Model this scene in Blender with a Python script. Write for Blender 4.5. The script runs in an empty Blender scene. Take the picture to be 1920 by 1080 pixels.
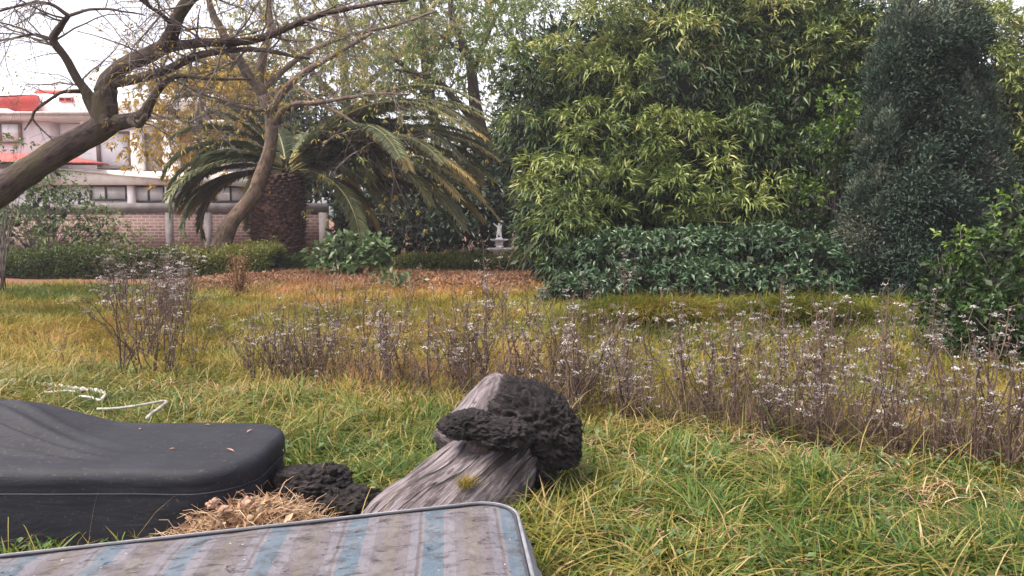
import bpy, math, random
import numpy as np
from mathutils import Vector, Matrix
R = math.radians
sc = bpy.context.scene
COL = sc.collection

# ------------------------------------------------------------------ camera, sky, sun, exposure
F = 26.0 / 36.0 * 1920.0
EYE = 1.5
PITCH = R(5.36)
cam = bpy.data.objects.new('camera', bpy.data.cameras.new('camera'))
COL.objects.link(cam)
cam.data.sensor_width = 36.0; cam.data.lens = 26.0
cam.data.clip_start = 0.05; cam.data.clip_end = 2000.0
cam.location = (0, 0, EYE); cam.rotation_euler = (R(90) - PITCH, 0, 0)
sc.camera = cam

SUN_EL, SUN_AZ = R(58), R(-120)      # azimuth from +Y towards +X ; negative = left
wd = bpy.data.worlds.new('World'); sc.world = wd; wd.use_nodes = True
nt = wd.node_tree; nt.nodes.clear()
wo = nt.nodes.new('ShaderNodeOutputWorld'); bg = nt.nodes.new('ShaderNodeBackground')
sk = nt.nodes.new('ShaderNodeTexSky'); sk.sky_type = 'NISHITA'; sk.sun_disc = False
sk.sun_elevation = SUN_EL; sk.sun_rotation = SUN_AZ
sk.air_density = 1.0; sk.dust_density = 3.0; sk.ozone_density = 1.0
hs = nt.nodes.new('ShaderNodeHueSaturation'); hs.inputs['Saturation'].default_value = 0.28
hs.inputs['Value'].default_value = 1.0
tn = nt.nodes.new('ShaderNodeMix'); tn.data_type = 'RGBA'; tn.blend_type = 'MULTIPLY'
tn.inputs['Factor'].default_value = 1.0
tn.inputs['B'].default_value = (1.0, 0.945, 0.965, 1)
nt.links.new(sk.outputs[0], hs.inputs['Color']); nt.links.new(hs.outputs[0], tn.inputs['A'])
nt.links.new(tn.outputs['Result'], bg.inputs['Color']); bg.inputs['Strength'].default_value = 0.15
nt.links.new(bg.outputs[0], wo.inputs['Surface'])

sl = bpy.data.lights.new('sun', 'SUN'); sl.energy = 2.1; sl.angle = R(22); sl.color = (1.0, 0.89, 0.72)
so = bpy.data.objects.new('sun', sl); COL.objects.link(so)
sdir = Vector((math.sin(SUN_AZ) * math.cos(SUN_EL), math.cos(SUN_AZ) * math.cos(SUN_EL), math.sin(SUN_EL)))
so.rotation_euler = (-sdir).to_track_quat('-Z', 'Y').to_euler(); so.location = (0, 0, 30)

sc.view_settings.view_transform = 'Standard'; sc.view_settings.look = 'None'
sc.view_settings.exposure = 1.53; sc.view_settings.gamma = 1.0
sc.render.engine = 'CYCLES'
sc.cycles.max_bounces = 6; sc.cycles.diffuse_bounces = 3; sc.cycles.glossy_bounces = 2
sc.cycles.transmission_bounces = 4; sc.cycles.transparent_max_bounces = 4

# ------------------------------------------------------------------ pixel helpers (1920x1080 photograph pixels)
_cp, _sp = math.cos(PITCH), math.sin(PITCH)
def ray(px, py):
    u = (px - 960.0) / F; v = (540.0 - py) / F
    return np.array([u, _cp + v * _sp, -_sp + v * _cp])
def W(px, py, d):                      # point seen at a pixel at a forward distance d
    r = ray(px, py); r = r * (d / r[1])
    return np.array([r[0], r[1], r[2] + EYE])
def GD(py):                            # distance of the ground under pixel row
    r = ray(960, py); return -EYE / r[2] * r[1]
def PX(d): return d / F                # metres per pixel at distance d

# ------------------------------------------------------------------ numpy noise
def _h(ix, iy, iz, s):
    n = (ix * 374761393 + iy * 668265263 + iz * 2147483647 * 3 + s * 1274126177) & 0xFFFFFFFF
    n = ((n ^ (n >> 13)) * 1274126177) & 0xFFFFFFFF
    n = (n ^ (n >> 16)) & 0xFFFFFFFF
    return n.astype(np.float64) / 4294967295.0
def noise(p, s=0):
    p = np.asarray(p, float)
    i = np.floor(p).astype(np.int64); f = p - i; f = f * f * (3 - 2 * f)
    r = 0
    for dx in (0, 1):
        for dy in (0, 1):
            for dz in (0, 1):
                w = (f[:, 0] if dx else 1 - f[:, 0]) * (f[:, 1] if dy else 1 - f[:, 1]) * (f[:, 2] if dz else 1 - f[:, 2])
                r = r + w * _h(i[:, 0] + dx, i[:, 1] + dy, i[:, 2] + dz, s)
    return r * 2 - 1
def fbm(p, s=0, o=4, g=.5):
    p = np.asarray(p, float); a = 1; t = 0; n = 0
    for k in range(o):
        t = t + a * noise(p * (2 ** k), s + k * 17); n += a; a *= g
    return t / n
def n2(x, y, scale, s=0, o=2):
    return fbm(np.stack([x / scale, y / scale, np.zeros_like(x)], 1), s, o)
def unit(v): return v / (np.linalg.norm(v, axis=-1, keepdims=True) + 1e-9)

# ------------------------------------------------------------------ mesh collector
class MB:
    def __init__(s): s.v = []; s.t = []; s.tri = []; s.quad = []; s.n = 0; s.uv = []
    def add(s, v, tri=None, quad=None, tint=0.5, uv=None):
        v = np.asarray(v, float).reshape(-1, 3); k = len(v)
        s.v.append(v); s.t.append(np.broadcast_to(np.asarray(tint, float), (k,)).copy())
        s.uv.append(np.zeros((k, 3)) if uv is None else np.asarray(uv, float))
        if tri is not None and len(tri): s.tri.append(np.asarray(tri, np.int64).reshape(-1, 3) + s.n)
        if quad is not None and len(quad): s.quad.append(np.asarray(quad, np.int64).reshape(-1, 4) + s.n)
        s.n += k
    def mesh(s, name, mat, smooth=False, origin=None):
        v = np.concatenate(s.v) if s.v else np.zeros((0, 3))
        if origin is not None: v = v - np.asarray(origin)
        tri = np.concatenate(s.tri) if s.tri else np.zeros((0, 3), np.int64)
        quad = np.concatenate(s.quad) if s.quad else np.zeros((0, 4), np.int64)
        me = bpy.data.meshes.new(name)
        me.vertices.add(len(v)); me.vertices.foreach_set('co', v.astype(np.float32).ravel())
        loops = np.concatenate([tri.ravel(), quad.ravel()]).astype(np.int32)
        me.loops.add(len(loops)); me.loops.foreach_set('vertex_index', loops)
        st = np.concatenate([np.arange(len(tri)) * 3, len(tri) * 3 + np.arange(len(quad)) * 4]).astype(np.int32)
        me.polygons.add(len(st)); me.polygons.foreach_set('loop_start', st)
        if smooth: me.polygons.foreach_set('use_smooth', np.ones(len(st), bool))
        a = me.attributes.new('tint', 'FLOAT', 'POINT'); a.data.foreach_set('value', np.concatenate(s.t).astype(np.float32))
        a = me.attributes.new('grain', 'FLOAT_VECTOR', 'POINT'); a.data.foreach_set('vector', np.concatenate(s.uv).astype(np.float32).ravel())
        me.update(calc_edges=True); me.validate()
        me.materials.append(mat)
        return me
    def build(s, name, mat, parent=None, smooth=False, origin=None):
        if parent is not None and origin is None: origin = np.array(parent.location)
        o = bpy.data.objects.new(name, s.mesh(name, mat, smooth, origin)); COL.objects.link(o)
        if parent is not None: o.parent = parent
        elif origin is not None: o.location = origin
        return o

def tag(o, label=None, cat=None, group=None, kind=None):
    if label: o['label'] = label
    if cat: o['category'] = cat
    if group: o['group'] = group
    if kind: o['kind'] = kind
    return o
def thing(name, loc, label, cat, group=None):
    o = bpy.data.objects.new(name, None); COL.objects.link(o); o.empty_display_size = .2
    o.location = [float(c) for c in loc]
    return tag(o, label, cat, group)

# ------------------------------------------------------------------ shapes
def tube(mb, pts, rad, sides=8, tint=.5, cap=True, rough=0, seed=0):
    pts = np.asarray(pts, float); n = len(pts); rad = np.broadcast_to(np.asarray(rad, float), (n,))
    T = np.gradient(pts, axis=0); T = unit(T)
    ref = np.array([0, 0, 1.0]) if abs(T[0][2]) < .9 else np.array([1.0, 0, 0])
    U = np.zeros_like(T); u = ref - T[0] * (ref @ T[0]); u /= np.linalg.norm(u)
    for i in range(n):
        u = u - T[i] * (u @ T[i]); u /= (np.linalg.norm(u) + 1e-9); U[i] = u
    V = np.cross(T, U)
    a = np.linspace(0, 2 * np.pi, sides, endpoint=False)
    ring = U[:, None] * np.cos(a)[None, :, None] + V[:, None] * np.sin(a)[None, :, None]
    rr = rad[:, None] * np.ones((1, sides))
    if rough:
        q = (pts[:, None] + ring * rad[:, None, None]).reshape(-1, 3)
        rr = rr * (1 + rough * fbm(q / (np.max(rad) * 1.1), seed, 3).reshape(n, sides))
    v = (pts[:, None] + ring * rr[:, :, None]).reshape(-1, 3)
    L = np.concatenate([[0], np.cumsum(np.linalg.norm(np.diff(pts, axis=0), axis=1))])
    uv = np.stack([np.repeat(L, sides), np.tile(np.cos(a), n) * np.repeat(rad, sides), np.tile(np.sin(a), n) * np.repeat(rad, sides)], 1)
    i = np.arange(n - 1)[:, None] * sides; j = np.arange(sides)[None]; k = (j + 1) % sides
    q = np.stack([i + j, i + k, i + sides + k, i + sides + j], -1).reshape(-1, 4)
    tr = None
    if cap:
        c0, c1 = n * sides, n * sides + 1
        v = np.concatenate([v, pts[:1], pts[-1:]]); uv = np.concatenate([uv, [[0, 0, 0]], [[L[-1], 0, 0]]])
        jj = np.arange(sides); kk = (jj + 1) % sides
        tr = np.concatenate([np.stack([np.full(sides, c0), kk, jj], 1), np.stack([np.full(sides, c1), (n - 1) * sides + jj, (n - 1) * sides + kk], 1)])
    mb.add(v, tr, q, tint, uv)

def catmull(P, n):
    P = np.asarray(P, float); P = np.concatenate([[2 * P[0] - P[1]], P, [2 * P[-1] - P[-2]]])
    m = len(P) - 3; t = np.linspace(0, m - 1e-6, n); i = t.astype(int); f = (t - i)[:, None]
    a, b, c, d = P[i], P[i + 1], P[i + 2], P[i + 3]
    return .5 * (2 * b + (c - a) * f + (2 * a - 5 * b + 4 * c - d) * f ** 2 + (3 * b - a - 3 * c + d) * f ** 3)

def box(mb, lo, hi, tint=.5):
    x0, y0, z0 = lo; x1, y1, z1 = hi
    v = [(x0, y0, z0), (x1, y0, z0), (x1, y1, z0), (x0, y1, z0), (x0, y0, z1), (x1, y0, z1), (x1, y1, z1), (x0, y1, z1)]
    mb.add(v, None, [(3, 2, 1, 0), (4, 5, 6, 7), (0, 1, 5, 4), (1, 2, 6, 5), (2, 3, 7, 6), (3, 0, 4, 7)], tint)
def pbox(mb, a, b, c, e, d, t, tint=.5):  # box whose front face covers pixels a..c, b..e at distance d, t metres deep
    p = W(a, e, d); q = W(c, b, d)
    box(mb, (p[0], d, p[2]), (q[0], d + t, q[2]), tint)
def prism(mb, pts, d0, t, tint=.5):       # pixel polygon at distance d0 extruded t metres back
    f = np.array([W(x, y, d0) for x, y in pts]); n = len(f); g = f + np.array([0, t, 0])
    v = np.concatenate([f, g]); tri = []; quad = []
    for i in range(1, n - 1): tri += [(0, i, i + 1), (n, n + i + 1, n + i)]
    for i in range(n): j = (i + 1) % n; quad.append((i, n + i, n + j, j))
    mb.add(v, tri, quad, tint)
def lathe(mb, prof, c, seg=24, tint=.5):
    a = np.linspace(0, 2 * np.pi, seg, endpoint=False); n = len(prof)
    v = np.array([[c[0] + r * math.cos(x), c[1] + r * math.sin(x), c[2] + z] for r, z in prof for x in a])
    i = np.arange(n - 1)[:, None] * seg; j = np.arange(seg)[None]; k = (j + 1) % seg
    mb.add(v, None, np.stack([i + j, i + k, i + seg + k, i + seg + j], -1).reshape(-1, 4), tint)

def leaves(mb, P, D, N, L, Wd, tint, fold=.25, at=.45, droop=0.0):
    n = len(P); D = unit(D); S = unit(np.cross(D, N)); N = np.cross(S, D)
    L = np.broadcast_to(L, (n,))[:, None]; Wd = np.broadcast_to(Wd, (n,))[:, None]
    dz = np.zeros((n, 3)); dz[:, 2] = -droop; 
    tip = P + D * L + dz * L
    mid = P + D * L * at + N * fold * Wd
    v = np.stack([P, mid + S * Wd * .5, tip, mid - S * Wd * .5], 1).reshape(-1, 3)
    b = np.arange(n)[:, None] * 4
    tr = np.concatenate([b + np.array([[0, 3, 2]]), b + np.array([[0, 2, 1]])])
    mb.add(v, tr, None, np.repeat(np.broadcast_to(tint, (n,)), 4))

def blades(mb, P, H, lean, az, Wd, tint, K=3, tipdry=.0):
    n = len(P); t = np.linspace(0, 1, K + 1)
    dx, dy = np.cos(az), np.sin(az)
    hor = (lean[:, None] * t[None] ** 1.8) * H[:, None]
    z = H[:, None] * (t[None] - .42 * np.minimum(lean[:, None], 1.6) * t[None] ** 2.4)
    c = np.stack([P[:, 0:1] + dx[:, None] * hor, P[:, 1:2] + dy[:, None] * hor, P[:, 2:3] + z], -1)
    tw = az + np.pi / 2 + np.random.default_rng(3).uniform(-.9, .9, n)
    s = np.stack([np.cos(tw), np.sin(tw), np.zeros(n)], 1)[:, None]
    w = (Wd[:, None] * np.array([.8, 1, .75, .45, .3])[np.linspace(0, 3, K + 1).astype(int)][None])[:, :K, None]
    l = c[:, :K] + s * w * .5; r = c[:, :K] - s * w * .5
    v = np.concatenate([np.stack([l, r], 2).reshape(n, 2 * K, 3), c[:, K:]], 1); m = 2 * K + 1
    b = np.arange(n)[:, None] * m; q = []
    for k in range(K - 1): q.append(b + np.array([[2 * k, 2 * k + 1, 2 * k + 3, 2 * k + 2]]))
    tr = b + np.array([[2 * K - 2, 2 * K - 1, 2 * K]])
    tt = np.repeat(tint[:, None], m, 1); tt = tt + tipdry * np.concatenate([np.repeat(t[:K], 2), [1]])[None] ** 2
    mb.add(v.reshape(-1, 3), tr, np.concatenate(q) if q else None, np.clip(tt, 0, 1).ravel())

# ------------------------------------------------------------------ materials
def newmat(name):
    m = bpy.data.materials.new(name); m.use_nodes = True; t = m.node_tree
    return m, t, t.nodes['Principled BSDF'], t.nodes['Material Output']
def ramp(t, stops, inp):
    r = t.nodes.new('ShaderNodeValToRGB'); e = r.color_ramp.elements
    while len(e) < len(stops): e.new(.5)
    for x, (p, c) in zip(e, stops): x.position = p; x.color = (*c, 1)
    t.links.new(inp, r.inputs[0]); return r.outputs[0]
def attr(t, n):
    a = t.nodes.new('ShaderNodeAttribute'); a.attribute_name = n; return a
def nz(t, scale, detail=4, vec=None, rough=.6, dist=0):
    n = t.nodes.new('ShaderNodeTexNoise'); n.inputs['Scale'].default_value = scale; n.inputs['Detail'].default_value = detail
    n.inputs['Roughness'].default_value = rough; n.inputs['Distortion'].default_value = dist
    if vec is not None: t.links.new(vec, n.inputs['Vector'])
    return n.outputs['Fac']
def objco(t, scale=(1, 1, 1), kind='Object'):
    c = t.nodes.new('ShaderNodeTexCoord'); m = t.nodes.new('ShaderNodeMapping'); m.inputs['Scale'].default_value = scale
    t.links.new(c.outputs[kind], m.inputs['Vector']); return m.outputs[0]
def mapv(t, src, scale):
    m = t.nodes.new('ShaderNodeMapping'); m.inputs['Scale'].default_value = scale
    t.links.new(src, m.inputs['Vector']); return m.outputs[0]
def bump(t, h, b, strength=.5, dist=.02):
    n = t.nodes.new('ShaderNodeBump'); n.inputs['Strength'].default_value = strength; n.inputs['Distance'].default_value = dist
    t.links.new(h, n.inputs['Height']); t.links.new(n.outputs[0], b.inputs['Normal'])
def mixc(t, f, a, b, mode='MIX'):
    m = t.nodes.new('ShaderNodeMix'); m.data_type = 'RGBA'; m.blend_type = mode
    for s, x in (('Factor', f), ('A', a), ('B', b)):
        if isinstance(x, (int, float)): m.inputs[s].default_value = x
        elif isinstance(x, tuple): m.inputs[s].default_value = (*x, 1)
        else: t.links.new(x, m.inputs[s])
    return m.outputs['Result']
def math_(t, op, a, b=0.0):
    m = t.nodes.new('ShaderNodeMath'); m.operation = op
    for i, x in enumerate((a, b)):
        if isinstance(x, (int, float)): m.inputs[i].default_value = x
        else: t.links.new(x, m.inputs[i])
    return m.outputs[0]

def leafmat(name, stops, rough=.5, trans=.3, spec=.35):
    m, t, b, o = newmat(name)
    c = ramp(t, stops, attr(t, 'tint').outputs['Fac'])
    t.links.new(c, b.inputs['Base Color']); b.inputs['Roughness'].default_value = rough
    b.inputs['Specular IOR Level'].default_value = spec
    if trans:
        tr = t.nodes.new('ShaderNodeBsdfTranslucent'); t.links.new(c, tr.inputs['Color'])
        mx = t.nodes.new('ShaderNodeMixShader'); mx.inputs[0].default_value = trans
        t.links.new(b.outputs[0], mx.inputs[1]); t.links.new(tr.outputs[0], mx.inputs[2]); t.links.new(mx.outputs[0], o.inputs['Surface'])
    return m
def barkmat(name, c0, c1, c2=None, scale=14, bs=.6):
    m, t, b, o = newmat(name)
    g = mapv(t, attr(t, 'grain').outputs['Vector'], (.35, 1, 1))
    n = nz(t, scale, 6, g, .7); big = nz(t, 2.2, 3, objco(t))
    st = [(.38, c0), (.58, c1)]
    c = ramp(t, st, n)
    if c2: c = mixc(t, ramp(t, [(.5, (0, 0, 0)), (.62, (1, 1, 1))], big), c, c2)
    t.links.new(c, b.inputs['Base Color']); b.inputs['Roughness'].default_value = .85; b.inputs['Specular IOR Level'].default_value = .2
    bump(t, math_(t, 'ADD', n, math_(t, 'MULTIPLY', nz(t, 5, 4, g, .6), .8)), b, min(1, bs * 1.6), .05); return m
def plain(name, c, rough=.7, var=.12, scale=6, bs=.1):
    m, t, b, o = newmat(name)
    n = nz(t, scale, 5, objco(t), .65)
    lo = tuple(x * (1 - var * 2) for x in c); hi = tuple(min(1, x * (1 + var)) for x in c)
    t.links.new(ramp(t, [(.3, lo), (.6, hi)], n), b.inputs['Base Color']); b.inputs['Roughness'].default_value = rough
    if bs: bump(t, nz(t, scale * 9, 3, objco(t)), b, bs, .01)
    return m

M_grass = leafmat('grass_blades', [(0, (.022, .062, .006)), (.3, (.062, .118, .014)), (.55, (.145, .165, .026)), (.75, (.25, .205, .04)), (1, (.36, .26, .12))], .5, .3, .4)
M_meadow = leafmat('meadow_blades', [(0, (.04, .085, .008)), (.35, (.115, .13, .014)), (.6, (.25, .20, .026)), (.85, (.31, .19, .05)), (1, (.34, .16, .075))], .6, .3)
M_litter = leafmat('leaf_litter', [(0, (.12, .05, .025)), (.4, (.19, .092, .05)), (.7, (.28, .155, .085)), (1, (.36, .24, .12))], .8, .1)
M_bamboo = leafmat('bamboo_leaves', [(0, (.028, .062, .018)), (.35, (.115, .155, .036)), (.6, (.205, .25, .062)), (.82, (.36, .345, .13)), (1, (.54, .40, .20))], .42, .22)
M_shade_core = leafmat('shade_dark_leaves', [(0, (.007, .012, .008)), (1, (.035, .05, .02))], .6, .15)  # near-black: shade inside the plants put into the leaf colour
M_dark = leafmat('dark_shrub_leaves', [(0, (.018, .04, .02)), (.5, (.038, .078, .038)), (.85, (.075, .13, .058)), (1, (.12, .15, .05))], .4, .2, .5)
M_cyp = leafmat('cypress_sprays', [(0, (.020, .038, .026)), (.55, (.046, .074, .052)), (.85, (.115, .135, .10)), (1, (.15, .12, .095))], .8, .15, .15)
M_bright = leafmat('bright_leaves', [(0, (.02, .045, .012)), (.45, (.05, .10, .016)), (.8, (.12, .2, .03)), (1, (.2, .27, .05))], .4, .35)
M_hedge = leafmat('hedge_leaves', [(0, (.022, .045, .012)), (.45, (.06, .085, .018)), (.75, (.18, .20, .03)), (1, (.22, .15, .06))], .55, .25)
M_broad = leafmat('broad_leaves', [(0, (.05, .09, .035)), (.6, (.10, .16, .06)), (.9, (.16, .21, .10)), (1, (.34, .30, .05))], .4, .3, .5)
M_shrub = leafmat('pale_shrub_leaves', [(0, (.035, .06, .025)), (.5, (.095, .155, .045)), (.85, (.16, .2, .07)), (1, (.2, .12, .07))], .5, .3)
M_feather = leafmat('feathery_leaves', [(0, (.05, .085, .02)), (.5, (.16, .21, .06)), (.8, (.28, .27, .08)), (1, (.42, .30, .09))], .5, .45)
M_yellow = leafmat('yellow_leaves', [(0, (.16, .12, .02)), (.5, (.34, .22, .025)), (1, (.45, .32, .07))], .5, .4)
M_palm = leafmat('palm_leaflets', [(0, (.03, .052, .022)), (.45, (.105, .13, .06)), (.7, (.22, .21, .095)), (1, (.44, .31, .11))], .4, .22, .5)
M_weed = leafmat('weed_stalks', [(0, (.035, .02, .016)), (.5, (.10, .068, .054)), (1, (.19, .135, .10))], .8, 0)
M_weedleaf = leafmat('withered_leaves', [(0, (.04, .023, .02)), (.5, (.11, .068, .054)), (.8, (.22, .16, .12)), (1, (.22, .20, .08))], .8, .2)
M_head = leafmat('seed_fluff', [(0, (.20, .17, .17)), (.5, (.36, .335, .33)), (1, (.66, .64, .64))], .9, .35)
M_straw = leafmat('dry_straw', [(0, (.16, .08, .045)), (.5, (.40, .25, .15)), (1, (.62, .47, .32))], .7, .2)
M_bark = barkmat('tree_bark', (.022, .016, .015), (.098, .07, .064), (.07, .056, .034))
M_bark2 = barkmat('pale_tree_bark', (.055, .038, .03), (.19, .135, .10), (.11, .08, .06))
M_twig = barkmat('twig_bark', (.06, .048, .046), (.17, .14, .135), None, 20, .2)
M_darkbark = barkmat('dark_bark', (.02, .014, .011), (.065, .045, .035))
M_palmtrunk = barkmat('palm_trunk_fibre', (.035, .02, .017), (.15, .085, .066), (.075, .045, .04), 9, .8)
M_rachis = plain('palm_rachis', (.17, .15, .06))
M_stem = plain('green_stem', (.09, .10, .04))

# ------------------------------------------------------------------ ground
def gz(x, y):
    x = np.asarray(x, float); y = np.asarray(y, float)
    z = .05 * n2(x, y, 2.2, 5, 2)
    # raised bank on the right, below the bamboo
    z = z + .28 * np.exp(-(((y - 10.2) / 1.3) ** 2)) * (1 / (1 + np.exp(-(x - 1.2) * 1.8)))
    return z
rng = np.random.default_rng(7)
gx = np.concatenate([np.linspace(-400, -32, 14), np.linspace(-30, 30, 150), np.linspace(32, 400, 14)])
gy = np.concatenate([np.linspace(-60, -4, 8), np.linspace(-3, 40, 130), np.linspace(44, 900, 18)])
X, Y = np.meshgrid(gx, gy); nx, ny = len(gx), len(gy)
Z = gz(X.ravel(), Y.ravel()); Z = np.where((np.abs(X.ravel()) > 30) | (Y.ravel() > 40), 0, Z)
ii, jj = np.meshgrid(np.arange(nx - 1), np.arange(ny - 1)); k = (jj * nx + ii).ravel()
mb = MB(); mb.add(np.stack([X.ravel(), Y.ravel(), Z], 1), None, np.stack([k, k + 1, k + nx + 1, k + nx], 1))
m, t, b, o = newmat('meadow_soil')
oc = objco(t); n1_ = nz(t, 1.1, 5, oc); n2_ = nz(t, 16, 5, oc)
c = mixc(t, n2_, (.028, .026, .012), (.075, .068, .024)); c = mixc(t, ramp(t, [(.45, (0, 0, 0)), (.6, (1, 1, 1))], n1_), c, (.05, .055, .016))
# reddish fallen-leaf soil behind the meadow
sx = t.nodes.new('ShaderNodeSeparateXYZ'); t.links.new(oc, sx.inputs[0])
yn = math_(t, 'ADD', sx.outputs['Y'], math_(t, 'MULTIPLY', n1_, 3.0))
f1 = ramp(t, [(.0, (0, 0, 0)), (1, (1, 1, 1))], math_(t, 'MULTIPLY', math_(t, 'SUBTRACT', yn, 16.2), .7))
fx = ramp(t, [(.0, (1, 1, 1)), (1, (0, 0, 0))], math_(t, 'SUBTRACT', sx.outputs['X'], .6))
c = mixc(t, math_(t, 'MULTIPLY', f1, fx), c, (.16, .065, .035))
t.links.new(c, b.inputs['Base Color']); b.inputs['Roughness'].default_value = .95; bump(t, n2_, b, .8, .04)
tag(mb.build('ground', m, smooth=True), kind='structure')

# ------------------------------------------------------------------ grasses (stuff)
def inview(n, d0, d1, pw=.5, margin=1.12, x0=None, x1=None):
    d = np.sqrt(rng.uniform(d0 ** 2, d1 ** 2, n)) if pw == .5 else d0 + (d1 - d0) * rng.uniform(0, 1, n) ** pw
    u = rng.uniform(-1, 1, n) * .692 * margin
    x = u * d + rng.uniform(-.25, .25, n)
    if x0 is not None: x = x0 + (x1 - x0) * rng.uniform(0, 1, n)
    return x, d
def wband(px):                     # pixel row of the front edge of the weed belt
    return np.interp(px, [-200, 0, 150, 350, 600, 760, 1000, 1300, 1500, 1700, 1920, 2200], [712, 718, 730, 732, 740, 756, 786, 812, 836, 860, 890, 925])
WPX = np.linspace(-300, 2300, 80); WX = []; WY = []
for p in WPX:
    d = GD(float(wband(p))); q = W(p, float(wband(p)), d); WX.append(q[0]); WY.append(q[1])
def front_of_weeds(x, y):          # positive when nearer than the belt's front edge
    px = 960 + F * x / y
    return np.interp(px, WPX, WY) - y
# footprints to keep free of grass: mattress, chaise, log
def keep(x, y):
    inm = (y < 3.02 + .12 * x) & (x < .05 - .1 * (y - 2.9)) & (y < 3.0)
    inc = (x < -1.15) & (y > 2.98) & (y < 3.85)
    inl = np.hypot(x + .25 - (y - 3.5) * .95, (y - 3.5) * .2) < .22
    inl &= (y > 3.1) & (y < 3.95)
    return ~(inm | inc | inl)

mb = MB(); n = 150000
x, y = inview(n, 1.9, 8.2, .8, 1.15)
k = (front_of_weeds(x, y) > -.5 + .25 * rng.normal(size=n)) & keep(x, y); x, y = x[k], y[k]; n = len(x)
cl = n2(x, y, .33, 11, 3); big = n2(x, y, 1.1, 12, 2)
H = (.19 + .12 * cl + .07 * big) * rng.uniform(.5, 1.35, n) * np.where(front_of_weeds(x, y) < .45, .62, 1)
ti = .34 + .36 * big + .40 * n2(x, y, .22, 17, 2) + rng.normal(0, .16, n) + np.where(rng.uniform(0, 1, n) < .13, .45, 0)
az = n2(x, y, .4, 13, 2) * 8 + rng.normal(0, 1.1, n)
blades(mb, np.stack([x, y, gz(x, y) - .01], 1), H * 1.15, np.abs(rng.normal(1.0, .5, n)) + .15, az, rng.uniform(.005, .013, n), np.clip(ti, 0, 1), 4, .12)
n = 2600; x, y = inview(n, 1.9, 6.5, .8, 1.15); k = (front_of_weeds(x, y) > -.2) & keep(x, y); x, y = x[k], y[k]; n = len(x)
blades(mb, np.stack([x, y, gz(x, y)], 1), rng.uniform(.25, .5, n), np.abs(rng.normal(1.0, .5, n)), rng.uniform(0, 6.3, n), rng.uniform(.003, .006, n), np.clip(rng.normal(.7, .2, n), 0, 1), 4, .1)
tag(mb.build('grass', M_grass), 'long green and yellowish grass of the near lawn in front of the dry weeds', 'grass', kind='stuff')

mb = MB(); n = 26000; x, y = inview(n, 1.9, 8, .8, 1.15); k = (front_of_weeds(x, y) > -.1) & keep(x, y) & (n2(x, y, .5, 19, 2) > -.1); x, y = x[k], y[k]; n = len(x)
blades(mb, np.stack([x, y, gz(x, y) + rng.uniform(0, .07, n)], 1), rng.uniform(.05, .16, n), np.abs(rng.normal(1.6, .4, n)), rng.uniform(0, 6.3, n), rng.uniform(.004, .009, n), np.clip(rng.normal(.45, .25, n), 0, 1), 3)
tag(mb.build('dead_thatch', M_straw), 'matted dead grass caught between the green blades of the lawn', 'thatch', kind='stuff')
mb = MB(); n = 9000; x, y = inview(n, 1.9, 8, .8, 1.15); k = (front_of_weeds(x, y) > 0) & keep(x, y) & (n2(x, y, .35, 20, 2) > .12); x, y = x[k], y[k]; n = len(x)
a = rng.uniform(0, 6.3, n); leaves(mb, np.stack([x, y, gz(x, y) + rng.uniform(.04, .16, n)], 1), np.stack([np.cos(a), np.sin(a), rng.uniform(.1, .6, n)], 1), np.tile([0., 0, 1], (n, 1)), rng.uniform(.03, .065, n), rng.uniform(.018, .034, n), np.clip(rng.normal(.5, .2, n), 0, 1), .2)
tag(mb.build('lawn_weeds', M_broad), 'small broad leaved weeds scattered through the near lawn', 'weeds', kind='stuff')

mb = MB(); n = 150000
x, y = inview(n, 4.8, 16.5, .8, 1.12)
k = front_of_weeds(x, y) < .4; x, y = x[k], y[k]; n = len(x)
big = n2(x, y, 1.6, 22, 2); cl = n2(x, y, .45, 23, 3)
H = (.20 + .09 * cl + .05 * big) * rng.uniform(.5, 1.3, n)
right = 1 / (1 + np.exp(-(x - .8) * 2)); far = np.clip((y - 12) / 4, 0, 1)
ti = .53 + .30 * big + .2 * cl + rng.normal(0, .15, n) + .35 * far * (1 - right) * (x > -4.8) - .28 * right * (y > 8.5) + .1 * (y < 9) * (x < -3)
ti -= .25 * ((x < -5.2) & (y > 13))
az = n2(x, y, .8, 24, 2) * 7 + rng.normal(0, .8, n)
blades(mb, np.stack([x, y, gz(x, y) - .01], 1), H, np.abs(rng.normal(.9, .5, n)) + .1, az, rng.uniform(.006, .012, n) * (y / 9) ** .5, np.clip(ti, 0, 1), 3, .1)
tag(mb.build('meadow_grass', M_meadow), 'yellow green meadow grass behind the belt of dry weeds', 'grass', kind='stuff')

mb = MB(); n = 42000
x = rng.uniform(-7.5, 1.2, n); y = rng.uniform(14.5, 21.5, n)
k = (y + 1.6 * n2(x, y, 1.2, 31, 3) > 15.9); x, y = x[k], y[k]; n = len(x)
D = unit(np.stack([rng.normal(size=n), rng.normal(size=n), np.abs(rng.normal(0, .5, n))], 1))
leaves(mb, np.stack([x, y, gz(x, y) + rng.uniform(0, .10, n)], 1), D, unit(rng.normal(size=(n, 3)) + [0, 0, 1.2]), rng.uniform(.06, .13, n), rng.uniform(.03, .06, n), np.clip(.45 + .35 * n2(x, y, .8, 33) + rng.normal(0, .22, n), 0, 1))
tag(mb.build('fallen_leaves', M_litter), 'rust brown fallen leaves covering the ground before the clipped hedges', 'leaf litter', kind='stuff')
mb = MB(); n = 26000
x = rng.uniform(-7.5, 1.0, n); y = rng.uniform(14.5, 20.5, n); k = n2(x, y, .9, 36, 2) > -.15; x, y = x[k], y[k]; n = len(x)
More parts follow.
